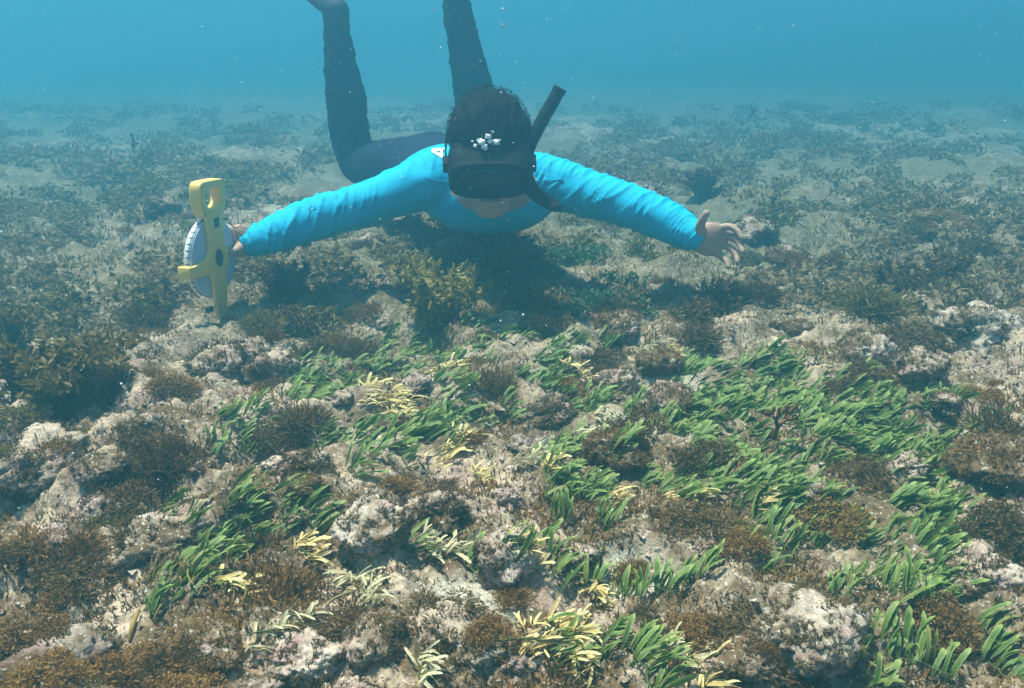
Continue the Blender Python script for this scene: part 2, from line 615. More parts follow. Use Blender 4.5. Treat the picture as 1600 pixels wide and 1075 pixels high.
def fuzz_mesh(src, count, seed, cut):
    """short algae hairs standing on patches of a rock's surface"""
    rg = np.random.default_rng(seed)
    co, no = get_co(src), get_no(src)
    nz = pn(co[:, 0] * 2.2 + seed, co[:, 1] * 2.2, co[:, 2] * 2.2) + .4 * pn(co[:, 0] * 7, co[:, 1] * 7 + seed, co[:, 2] * 7)
    idx = np.nonzero((nz > cut) & (co[:, 2] > -.35))[0]
    idx = rg.choice(idx, count)
    p, nn = co[idx], no[idx]
    p = p + rg.normal(0, .012, p.shape)
    d1 = nn + rg.normal(0, .55, p.shape); d1 /= np.linalg.norm(d1, axis=1)[:, None]
    d2 = d1 + rg.normal(0, .6, p.shape); d2 /= np.linalg.norm(d2, axis=1)[:, None]
    sd = np.cross(d1, rg.normal(0, 1, p.shape)); sd /= np.linalg.norm(sd, axis=1)[:, None]
    L = rg.uniform(.06, .24, count)[:, None]
    w = rg.uniform(.008, .018, count)[:, None]
    m = p + d1 * L * .55
    t = m + d2 * L * .5
    V = np.stack([p - sd * w, p + sd * w, m + sd * w, m - sd * w, t], 1).reshape(-1, 3)
    b = np.arange(count)[:, None] * 5
    return mesh_np('algae_fuzz', V, (b + np.array([[0, 1, 2, 3]])).tolist() + (b + np.array([[3, 2, 4]])).tolist(), False)


FUZZ = {}
for i in range(7):
    FUZZ[i, 'n'] = fuzz_mesh(ROCKS[i], 3200, 10 + i, .02)
    FUZZ[i, 'p'] = fuzz_mesh(ROCKS[i], 1700, 20 + i, .24)
    FUZZ[i, 'b'] = fuzz_mesh(ROCKS[i], 4200, 30 + i, -.10)
    FUZZ[i, 'k'] = FUZZ[i, 'p']
    FUZZ[i, 'n'].materials.append(M_turf); FUZZ[i, 'p'].materials.append(M_turf); FUZZ[i, 'b'].materials.append(M_brown2)


def put_rock(p, size, kind, var, sink=0.25, rz=None, sq=1.0):
    key = (var, kind)
    if key not in _rock_cache:
        me = ROCKS[var].copy(); me.materials.clear(); me.materials.append(ROCK_MATS[kind])
        _rock_cache[key] = me
    o = bpy.data.objects.new('rock', _rock_cache[key])
    col.objects.link(o)
    o.location = (p.x, p.y, p.z + size * 0.5 * (0.62 - sink) * sq - 0.004)
    o.scale = (size / 2, size / 2, size / 2 * sq)
    o.rotation_euler = (random.uniform(-.25, .25), random.uniform(-.25, .25), random.uniform(0, 6.28) if rz is None else rz)
    f = obj('algae_fuzz', FUZZ[var, kind], None, o)
    return o


def size_at(p, wpx):
    return wpx * (p - CAM).length / FPX


NAMED_ROCKS = [
    # px, py (of the foot), width px, kind, label
    (720, 1010, 190, 'n', 'large knobbly rock with pale crown and brown fuzz at the bottom centre'),
    (585, 830, 140, 'p', 'pale knobbly rock left of the dark hollow in the middle foreground'),
    (690, 815, 130, 'n', 'lumpy grey brown rock overhanging the dark hollow'),
    (790, 880, 120, 'p', 'pale lumpy rock in front of the dark hollow'),
    (965, 715, 130, 'b', 'brown furry boulder left of the broad green seaweed bed'),
    (912, 870, 75, 'n', 'small rounded rock between green leaf tufts below the centre'),
    (985, 1000, 150, 'n', 'smooth speckled low rock right of the yellow seaweed at the bottom'),
    (803, 1035, 60, 'k', 'small round pink purple crusted rock at the bottom edge'),
    (160, 800, 85, 'k', 'pink crusted knobbly rock at the left'),
    (100, 860, 100, 'k', 'dull mauve crusted rock at the left, below the pink one'),
    (908, 560, 70, 'p', 'mottled black and white stone behind the seaweed beds'),
    (60, 735, 160, 'n', 'pale flat ledge of rock under the big dark bush at the left'),
    (1340, 770, 120, 'b', 'brown turf covered boulder sunk in the broad green bed'),
    (420, 575, 130, 'n', 'grey crusted rock below the measuring reel'),
    (70, 1060, 230, 'k', 'broad mauve rock in the bottom left corner'),
    (1270, 1000, 190, 'p', 'broad pale crusted rock at the lower right'),
    (1520, 530, 130, 'p', 'pale topped rock at the right beyond the green bed'),
    (1350, 570, 120, 'p', 'pale grey boulder just behind the broad green bed'),
    (820, 745, 75, 'p', 'small whitish rock beside green and yellow leaves in the centre'),
    (965, 605, 90, 'n', 'grey rounded rock left of the upper yellow tuft'),
    (860, 650, 100, 'n', 'grey brown rock in the middle of the green patches'),
    (1560, 740, 150, 'b', 'dark brown turf covered mound at the right edge'),
    (480, 1040, 150, 'p', 'pale rubble rock among bleached fronds at the lower left'),
    (250, 870, 150, 'p', 'pale beige rock beside the diagonal row of green leaves'),
    (590, 1010, 120, 'n', 'grey rubble rock left of the large knobbly rock'),
    (1150, 1050, 150, 'n', 'crusted rock at the bottom edge right of the centre'),
    (1500, 900, 140, 'n', 'grey brown rock at the lower right edge'),
    (480, 740, 110, 'n', 'pale crusted stone beside the left green tufts'),
]
for k, (px, py, w, kind, lab) in enumerate(NAMED_ROCKS):
    p = ground_at(px, py)
    s = size_at(p, w) * 0.66
    o = put_rock(p, s, kind, k % 7, 0.26, None, 0.9)
    tag(o, lab, 'rock')
    BIG_ROCKS.append((p, s))


def wedge_point(d0, d1, spread=0.72):
    while True:
        D = math.exp(random.uniform(math.log(d0), math.log(d1)))
        x = random.uniform(-spread, spread) * D
        if not (-0.82 < x < -0.52 and 1.9 < D < 2.4):      # bare patch where the reel's spike stands
            return x, D


n_rub = 0
while n_rub < 190:
    x, y = wedge_point(0.72, 4.2)
    if math.hypot(x - 0.37, y - 1.4) < 0.10:
        continue
    if sand_mask(np.array([x]), np.array([y]))[0] > 0.7 and random.random() < 0.6:
        continue
    s = random.choice((0.025, 0.03, 0.035, 0.045, 0.05, 0.065, 0.08)) * random.uniform(0.8, 1.25) * (1 + 0.45 * max(0, y - 1.6))
    kind = random.choices('npkb', (5, 3, 1.6, 3))[0]
    o = put_rock(Vector((x, y, H(x, y))), s, kind, random.randrange(7), 0.3, None, 0.85)
    nm = {'n': 'grey brown', 'p': 'pale chalky', 'k': 'pinkish', 'b': 'dark turf covered'}[kind]
    tag(o, 'small %s lump of coral rubble scattered among the seaweed' % nm, 'rock', '%s coral rubble lumps on the seabed' % nm)
    n_rub += 1


# ------------------------------------------------------------------ seaweed builders
def ribbon_bush(name, seed, stems, depth, seglen, width, spread=1.0, curl=0.35):
    """forking ribbons growing from one foot, radius about 1"""
    rg = random.Random(seed)
    V, F = [], []

    def grow(p, d, lev, w):
        L = seglen * rg.uniform(0.7, 1.25) * (0.9 ** lev)
        side = d.cross(Vector((rg.uniform(-1, 1), rg.uniform(-1, 1), rg.uniform(-1, 1)))).normalized()
        q = p + d * L
        b = len(V)
        w2 = w * 0.85
        V.extend([tuple(p - side * w), tuple(p + side * w), tuple(q + side * w2), tuple(q - side * w2)])
        F.append((b, b + 1, b + 2, b + 3))
        if lev + 1 >= depth:
            tip = q + (d + Vector((rg.uniform(-.5, .5), rg.uniform(-.5, .5), rg.uniform(-.3, .5)))) * L * 0.45
            V.append(tuple(tip))
            F.append((b + 3, b + 2, b + 4))
            return
        for s in (-1, 1):
            nd = (d + side * s * rg.uniform(0.2, 0.55) + Vector((rg.gauss(0, curl), rg.gauss(0, curl), rg.gauss(0.08, curl)))).normalized()
            if nd.z < -0.15:
                nd.z *= -0.4
            grow(q, nd, lev + 1, w2)
    for _ in range(stems):
        a = rg.uniform(0, 2 * math.pi)
        el = rg.uniform(0.1, 1.0)
        d = Vector((math.cos(a) * spread * (1.05 - el * 0.7), math.sin(a) * spread * (1.05 - el * 0.7), 0.25 + el)).normalized()
        r0 = 0.35 * math.sqrt(rg.random())
        a2 = rg.uniform(0, 6.28)
        grow(Vector((r0 * math.cos(a2), r0 * math.sin(a2), -0.12)), d, 0, width)
    return mesh_np(name, V, F, False)


TUFTS = [ribbon_bush('brown_seaweed', 100 + i, 75, 4, 0.25 + 0.02 * (i % 3), 0.022 + 0.004 * (i % 3), 1.0, 0.38) for i in range(5)]
def fluffy_bush(name, seed, lumps, per, leaf=0.13, wid=0.020):
    """soft cushion: overlapping puffs, each a shell of tiny curled leaflets"""
    rg = np.random.default_rng(seed)
    V, F = [], []
    for k in range(lumps):
        a = rg.uniform(0, 6.28); u = rg.uniform(0.0, 1.0)
        rr = rg.uniform(.45, .80)
        c = np.array([math.cos(a) * math.sqrt(1 - u * u), math.sin(a) * math.sqrt(1 - u * u), u * .9]) * rr
        pr = rg.uniform(.20, .40)
        n = int(per * (pr / .3) ** 2)
        d = rg.normal(0, 1, (n, 3)); d[:, 2] = np.abs(d[:, 2]) * 1.0 - .25
        d /= np.linalg.norm(d, axis=1)[:, None]
        p = c + d * (pr * rg.uniform(.45, 1.0, n) ** .6)[:, None]
        g = d + rg.normal(0, .7, (n, 3)); g /= np.linalg.norm(g, axis=1)[:, None]
        sd = np.cross(g, rg.normal(0, 1, (n, 3))); sd /= np.linalg.norm(sd, axis=1)[:, None]
        L = (leaf * rg.uniform(.5, 1.3, n))[:, None]; w = (wid * rg.uniform(.6, 1.4, n))[:, None]
        m = p + g * L * .5
        g2 = g + rg.normal(0, .6, (n, 3)); g2 /= np.linalg.norm(g2, axis=1)[:, None]
        t = m + g2 * L * .5
        b = len(V)
        V.extend(np.stack([p - sd * w * .5, p + sd * w * .5, m + sd * w, m - sd * w, t], 1).reshape(-1, 3).tolist())
        i = (np.arange(n)[:, None] * 5 + b)
        F.extend((i + np.array([[0, 1, 2, 3]])).tolist()); F.extend((i + np.array([[3, 2, 4]])).tolist())
    return mesh_np(name, V, F, False)


TUFTS_FINE = [fluffy_bush('fluffy_seaweed', 300 + i, 16 + 2 * i, 130) for i in range(4)]
_tuft_cache = {}


def put_tuft(p, size, mat, var, fine=False, squash=None, name='brown_seaweed'):
    key = (fine, var, mat.name)
    if key not in _tuft_cache:
        me = (TUFTS_FINE if fine else TUFTS)[var].copy(); me.materials.clear(); me.materials.append(mat)
        _tuft_cache[key] = me
    o = bpy.data.objects.new(name, _tuft_cache[key])
    col.objects.link(o)
    o.location = p
    z = squash if squash else random.uniform(0.65, 1.0)
    o.scale = (size / 2, size / 2 * random.uniform(.85, 1.15), size / 2 * z)
    o.rotation_euler = (random.uniform(-.2, .2), random.uniform(0, .35), random.uniform(0, 6.28))
    return o


# things already on the seabed, so that weed can sit on the rocks
bpy.context.view_layer.update()


def top_at(x, y):
    """ground or the crown of a large rock"""
    z = H(x, y)
    for p, s in BIG_ROCKS:
        d = math.hypot(x - p.x, y - p.y) / (s * 0.5)
        if d < 0.95:
            z = max(z, p.z + s * 0.40 * math.sqrt(max(0.0, 1 - d * d)))
    return z


def spot(px, py):
    p = ground_at(px, py)
    return Vector((p.x, p.y, top_at(p.x, p.y) - 0.004))


NAMED_TUFTS = [
    (615, 765, 95, 'r', 0, 'tall rusty brown seaweed tuft left of the dark hollow'),
    (470, 665, 110, 'b', 0, 'brown bushy seaweed between the left green patches'),
    (430, 700, 100, 'b', 1, 'dark brown bushy seaweed beside the left green tuft'),
    (765, 610, 100, 'b', 0, 'round dark brown seaweed cushion in the upper green bed'),
    (985, 690, 120, 'b', 1, 'brown seaweed mop on the boulder left of the broad green bed'),
    (430, 945, 150, 'r', 0, 'wide rusty seaweed mat under bleached fronds at lower left'),
    (520, 985, 110, 'b', 1, 'dark brown fuzzy seaweed left of the large knobbly rock'),
    (1075, 1000, 120, 'r', 1, 'brown hairy seaweed mop at the bottom right of the centre'),
    (985, 895, 90, 'r', 0, 'rusty leafy seaweed tuft right of the small rounded rock'),
    (1085, 830, 130, 'b', 1, 'dark brown seaweed heap below the broad green bed'),
    (1160, 860, 100, 'r', 1, 'rusty fuzz beside the bright green leaf pair at lower right'),
    (270, 735, 140, 'b', 0, 'brown seaweed thicket at the left below the big dark bush'),
    (220, 700, 100, 'b', 1, 'thin brown seaweed at the left, behind the thicket'),
    (120, 920, 150, 'b', 1, 'brown seaweed mat at the left edge of the foreground'),
    (60, 870, 120, 'r', 0, 'rusty seaweed growing at the left edge'),
    (310, 1050, 110, 'r', 1, 'rusty seaweed tuft at the bottom left'),
    (1345, 745, 130, 'b', 1, 'dark brown turf mop in the middle of the broad green bed'),
    (880, 615, 80, 'r', 0, 'rusty leafy tuft under the small yellow clump'),
    (1090, 530, 90, 'b', 0, 'upright brown bush at the upper edge of the green bed'),
    (1460, 985, 110, 'r', 1, 'brown tuft at the lower right between green leaves'),
    (700, 1000, 120, 'b', 1, 'dark brown fuzz on the shaded face of the large rock'),
    (765, 1010, 100, 'r', 1, 'rusty fuzz on the right side of the large rock'),
    (655, 990, 90, 'r', 1, 'rusty fuzz on the left side of the large rock'),
    (800, 940, 90, 'r', 0, 'brown strands hanging right of the large rock'),
    (1300, 820, 110, 'r', 1, 'rusty seaweed at the lower rim of the broad green bed'),
    (1420, 540, 120, 'b', 1, 'brown seaweed mound behind the broad green bed at right'),
    (1540, 860, 150, 'b', 1, 'dark brown seaweed mat at the right edge'),
    (1560, 690, 120, 'b', 0, 'brown seaweed at the right edge beyond the green bed'),
    (745, 690, 70, 'r', 0, 'small rusty tuft beside the middle yellow clump'),
    (690, 770, 70, 'b', 1, 'brown fuzz crowning the lumpy rock over the hollow'),
    (405, 525, 90, 'o', 0, 'olive seaweed tuft just right of the reel spike'),
    (330, 570, 90, 'o', 0, 'olive brown seaweed tuft below the measuring reel'),
    (235, 505, 120, 'b', 0, 'dull brown seaweed mound left of the reel spike'),
    (1360, 490, 130, 'o', 0, 'olive brown seaweed mound far right, behind the pale boulder'),
    (1130, 470, 110, 'b', 0, 'grey brown seaweed mound below the open hand'),
    (1500, 480, 120, 'b', 0, 'dark brown mound near the right edge in the hazy distance'),
    (470, 520, 120, 'b', 1, 'dull brown seaweed below the sleeve holding the reel'),
    (560, 560, 90, 'b', 0, 'brown seaweed left of the yellow olive bush'),
    (860, 510, 90, 'b', 1, 'grey brown seaweed in the shade in front of the swimmer'),
    (960, 500, 100, 'b', 0, 'brown seaweed right of the swimmer\'s shade'),
]
TM = {'b': M_brown, 'r': M_brown2, 'o': M_olive}
for k, (px, py, w, c, fine, lab) in enumerate(NAMED_TUFTS):
    p = spot(px, py)
    o = put_tuft(p, size_at(p, w) * 1.05, TM[c], k % 4, bool(fine))
    tag(o, lab, 'seaweed')

GREEN_POLYS = [
    [(1060, 570), (1180, 555), (1330, 600), (1500, 640), (1535, 700), (1490, 760), (1480, 840), (1440, 930), (1385, 900), (1340, 840), (1200, 800), (1120, 770), (1010, 770), (985, 720), (1040, 620)],
    [(440, 590), (560, 540), (690, 515), (800, 500), (900, 530), (860, 610), (730, 650), (660, 690), (570, 720), (480, 690)],
]


def in_poly(x, y, poly):
    c = False
    j = len(poly) - 1
    for i in range(len(poly)):
        xi, yi = poly[i]; xj, yj = poly[j]
        if (yi > y) != (yj > y) and x < (xj - xi) * (y - yi) / (yj - yi) + xi:
            c = not c
        j = i
    return c


def to_px(p):
    v = Vector(p) - CAM
    zc = v.dot(FWD)
    return 800 + FPX * v.x / zc, 537.5 - FPX * v.dot(UP) / zc


# scattered brown tufts
n = 0
while n < 255:
    x, y = wedge_point(0.75, 3.2)
    q = to_px((x, y, 0))
    if in_poly(q[0], q[1], GREEN_POLYS[0]) or in_poly(q[0], q[1], GREEN_POLYS[1]):
        if random.random() < 0.75:
            continue
    dens = pn1(x * 2.6, y * 2.6, 17.5)
    if random.random() > 0.5 + 1.3 * dens:
        continue
    c = random.choices('bro', (5, 4, 1))[0]
    fine = random.random() < 0.65
    o = put_tuft(Vector((x, y, top_at(x, y) - 0.004)), random.uniform(0.04, 0.105) * (1 + 0.35 * max(0, y - 1.5)), TM[c], random.randrange(4), fine)
    nm = {'b': 'dark brown', 'r': 'rusty brown', 'o': 'olive'}[c]
    ft = 'fine hairy' if fine else 'ribbon leaved'
    tag(o, 'small %s %s seaweed tuft scattered over the reef rubble' % (nm, ft), 'seaweed', 'small %s %s tufts on the rubble' % (nm, ft))
    n += 1


# sargassum bushes: stems with many narrow leaves
def sargassum(name, seed, n_stem, length, leaf, lean=(0, 0), fan=0.9, per=42):
    rg = random.Random(seed)
    st = MB()
    V, F = [], []
    for s in range(n_stem):
        a = rg.uniform(0, 6.28)
        sp = rg.uniform(0.1, fan)
        d = Vector((math.cos(a) * sp + lean[0], math.sin(a) * sp + lean[1], 1)).normalized()
        L = length * rg.uniform(0.55, 1.0)
        p0 = Vector((rg.uniform(-.02, .02), rg.uniform(-.02, .02), -0.01))
        bend = Vector((rg.uniform(-.3, .3) + lean[0] * .5, rg.uniform(-.3, .3), -0.1)) * L
        pts = [p0 + d * L * t + bend * t * t for t in (0, .35, .7, 1.0)]
        st.sweep([tuple(q) for q in pts], [0.0022, 0.0018, 0.0014, 0.0008], 3, 5)
        c = catmull([tuple(q) for q in pts], 8)
        for k in range(per):
            t = rg.uniform(0.18, 1.0) * (len(c) - 1)
            i = min(int(t), len(c) - 2)
            q = Vector(c[i]) * (1 - (t - i)) + Vector(c[i + 1]) * (t - i)
            ld = Vector((rg.gauss(0, 1), rg.gauss(0, 1), rg.gauss(0.35, .8))).normalized()
            ls = ld.cross(Vector((rg.gauss(0, 1), rg.gauss(0, 1), rg.gauss(0, 1)))).normalized()
            l = leaf * rg.uniform(0.6, 1.3)
            w = l * rg.uniform(0.13, 0.22)
            dn = ld.cross(ls) * l * rg.uniform(-.25, .25)
            b = len(V)
            V.extend([tuple(q), tuple(q + ld * l * .45 + ls * w), tuple(q + ld * l * .45 - ls * w), tuple(q + ld * l * .8 + ls * w * .7 + dn * .6), tuple(q + ld * l * .8 - ls * w * .7 + dn * .6), tuple(q + ld * l + dn)])
            F.extend([(b, b + 1, b + 2), (b + 1, b + 3, b + 4, b + 2), (b + 3, b + 5, b + 4)])
    return st.mesh(name + '_stem'), mesh_np(name + '_leaf', V, F, False)


def put_sargassum(p, meshes, mat, label, scale=1.0, rz=0.0, group=None):
    e = bpy.data.objects.new('sargassum_bush', None)
    e.empty_display_size = 0.05
    col.objects.link(e)
    e.location = p; e.scale = (scale,) * 3; e.rotation_euler = (0, 0, rz)
    obj('stem', meshes[0], mat, e)
    obj('foliage', meshes[1], mat, e)
    return tag(e, label, 'seaweed', group)


SG = [sargassum('bush_%d' % i, 40 + i, 34, 0.17, 0.019, (0.05, 0), 0.75, 95) for i in range(2)]
SGW = sargassum('bush_wide', 60, 50, 0.22, 0.023, (0.35, -0.05), 1.0, 90)
put_sargassum(spot(678, 508), tuple(m.copy() for m in SG[0]), M_gold, 'yellow olive bushy seaweed standing in front of the swimmer', 1.18)
put_sargassum(spot(60, 640), SGW, M_dark_olive, 'big dark olive seaweed bush at the left edge', 0.9, 0.1)
put_sargassum(spot(150, 600), tuple(m.copy() for m in SG[1]), M_dark_olive, 'olive seaweed shoots behind the big dark bush at the left', 0.75, 2.0)
put_sargassum(spot(10, 560), tuple(m.copy() for m in SG[0]), M_dark_olive, 'dark olive seaweed bush cut by the left edge', 0.9, 4.0)
put_sargassum(spot(1100, 310), SG[1], M_brown, 'lone dark spindly bush in the haze above the open hand', 0.9, 1.0)
put_sargassum(spot(1090, 515), SG[1], M_brown, 'brown leafy bush right of the yellow upper tuft', 0.55, 3.0)
put_sargassum(spot(1400, 470), SG[0], M_brown, 'brown leafy bush in the middle distance at right', 0.8, 5.0)
put_sargassum(spot(1480, 455), SG[1], M_brown, 'dark leafy bush in the middle distance near the right edge', 0.8, 2.5)
put_sargassum(spot(450, 470), SG[0], M_brown, 'dull leafy bush below the reel hand', 0.75, 2.2)


# leaf blades: a strap folded along its midrib, with a feathered rim
def blade_mesh(name, seed, rows=11, L=1.0, W=0.105, bend=0.7, jag=0.09):
    rg = random.Random(seed)
    V, F, E, A = [], [], [], []
    x = z = 0.0
    ang = 0.0
    for i in range(rows):
        t = i / (rows - 1)
        prof = W * (0.30 + 0.70 * min(1.0, t * 3.2)) * (1.0 if t < 0.80 else math.sqrt(max(0.06, 1 - ((t - 0.80) / 0.205) ** 2)))
        k = 1 + (jag if i % 2 else -jag) * rg.uniform(.6, 1.2)
        tw = 0.25 * math.sin(seed + t * 3)
        for s in (-1, 0, 1):
            yy = s * prof * k * math.cos(tw)
            off = abs(s) * prof * 0.28 + s * prof * math.sin(tw)
            V.append((x - off * math.cos(ang), yy, z + off * math.sin(ang)))
            E.append(abs(s) if t < 0.9 else 1.0)
            A.append(t)
        ang = bend * (t ** 1.2) + 0.1 * math.sin(seed * 2 + t * 5)
        x += math.sin(ang) * L / rows
        z += math.cos(ang) * L / rows
    for i in range(rows - 1):
        for s in range(2):
            a = i * 3 + s
            F.append((a, a + 1, a + 4, a + 3))
    me = mesh_np(name, V, F, True)
    attr(me, 'edge', E)
    attr(me, 'along', A)
    return me


BLADES = {}
for mat in (M_green, M_yellow, M_bleached):
    fam = []
    for i in range(7):
        me = blade_mesh('blade', i + 1, 11, 1.0, 0.048 + 0.008 * (i % 3) if mat is M_green else 0.052 + 0.012 * (i % 2), 0.4 + 0.13 * i)
        me.materials.append(mat)
        fam.append(me)
    BLADES[mat.name] = fam
_runner = MB().sweep([(-.5, 0, 0), (-.2, .03, .01), (.2, -.03, .0), (.5, 0, 0)], [0.02] * 4, 3, 5).mesh('runner')


def put_clump(p, mat, label, group, n=9, length=0.052, heading=0.45, tilt=0.75, row=0.06, rdir=None, name='green_seaweed', spread=0.35):
    e = bpy.data.objects.new(name, None)
    e.empty_display_size = 0.03
    col.objects.link(e)
    e.location = p
    rd = rdir if rdir is not None else random.uniform(0, math.pi)
    ru = obj('runner', _runner, None, e)
    ru.scale = (row, row, row * 0.8); ru.rotation_euler = (0, 0, rd); ru.location = (0, 0, 0.002)
    fam = BLADES[mat.name]
    for i in range(n):
        t = (i + 0.5) / n - 0.5
        b = bpy.data.objects.new('blade', random.choice(fam))
        col.objects.link(b)
        b.parent = e
        lx = math.cos(rd) * row * t + random.gauss(0, row * .10)
        ly = math.sin(rd) * row * t + random.gauss(0, row * .10)
        gz = H(p.x + lx, p.y + ly) - H(p.x, p.y)
        b.location = (lx, ly, min(max(gz, -0.02), 0.02))
        s = length * random.uniform(0.55, 1.25)
        b.scale = (s, s * random.uniform(.85, 1.2), s)
        hd = heading + random.gauss(0, spread)
        # roll about the growing axis first, then lean over, then turn to the heading
        b.rotation_euler = (Matrix.Rotation(hd, 3, 'Z') @ Matrix.Rotation(tilt + random.gauss(0, .2), 3, 'Y') @ Matrix.Rotation(random.gauss(0, .7), 3, 'Z')).to_euler()
    return tag(e, label, 'seaweed', group)


mat_green_none = None
_runner.materials.append(M_green)


def fill_poly(poly, count, label, group, gaps=(), dens=5.0, **kw):
    xs = [q[0] for q in poly]; ys = [q[1] for q in poly]
    done = []
    tries = 0
    while len(done) < count and tries < 20000:
        tries += 1
        px, py = random.uniform(min(xs), max(xs)), random.uniform(min(ys), max(ys))
        if not in_poly(px, py, poly):
            continue
        if any(math.hypot((px - g[0]) / g[2], (py - g[1]) / g[3]) < 1 for g in gaps):
            continue
        p = spot(px, py)
        if any((p - q).length < 0.030 for q in done):
            continue
        dn = pn1(p.x * dens, p.y * dens, 3.7)
        if dn < -0.34 + random.uniform(-.12, .12):
            continue
        done.append(p)
        far = p.y
        put_clump(p, M_green, label, group, n=random.choice((22, 23, 24, 26)) if far < 1.9 else 19, length=random.uniform(0.040, 0.056), **kw)
    return done


GAPS_R = [(1340, 750, 80, 40), (1205, 690, 45, 28), (1010, 700, 50, 40), (1110, 690, 30, 20), (1240, 745, 30, 18)]
fill_poly(GREEN_POLYS[0], 175, 'bright green strap leaved seaweed clump in the broad bed at the right', 'green clumps of the broad right bed', GAPS_R, heading=0.30, tilt=0.95)
fill_poly([(1150, 765), (1350, 800), (1485, 775), (1485, 860), (1440, 935), (1385, 905), (1330, 850), (1200, 810)], 24, 'bright green strap leaved seaweed clump at the lower rim of the right bed', 'green clumps of the broad right bed', [(1340, 750, 60, 30)], heading=0.35, tilt=0.85)
fill_poly(GREEN_POLYS[1], 75, 'green strap leaved seaweed clump in the upper bed left of the centre', 'green clumps of the upper left bed', [(765, 605, 55, 35), (600, 635, 50, 25), (690, 580, 28, 14), (500, 650, 40, 25)], heading=0.55, tilt=1.0)
fill_poly([(880, 640), (960, 600), (1040, 640), (1000, 740), (960, 780), (860, 790), (820, 720)], 16, 'green seaweed tuft among the rocks in the centre', 'green tufts among the centre rocks', [(975, 690, 50, 40)], heading=0.5, tilt=0.8)

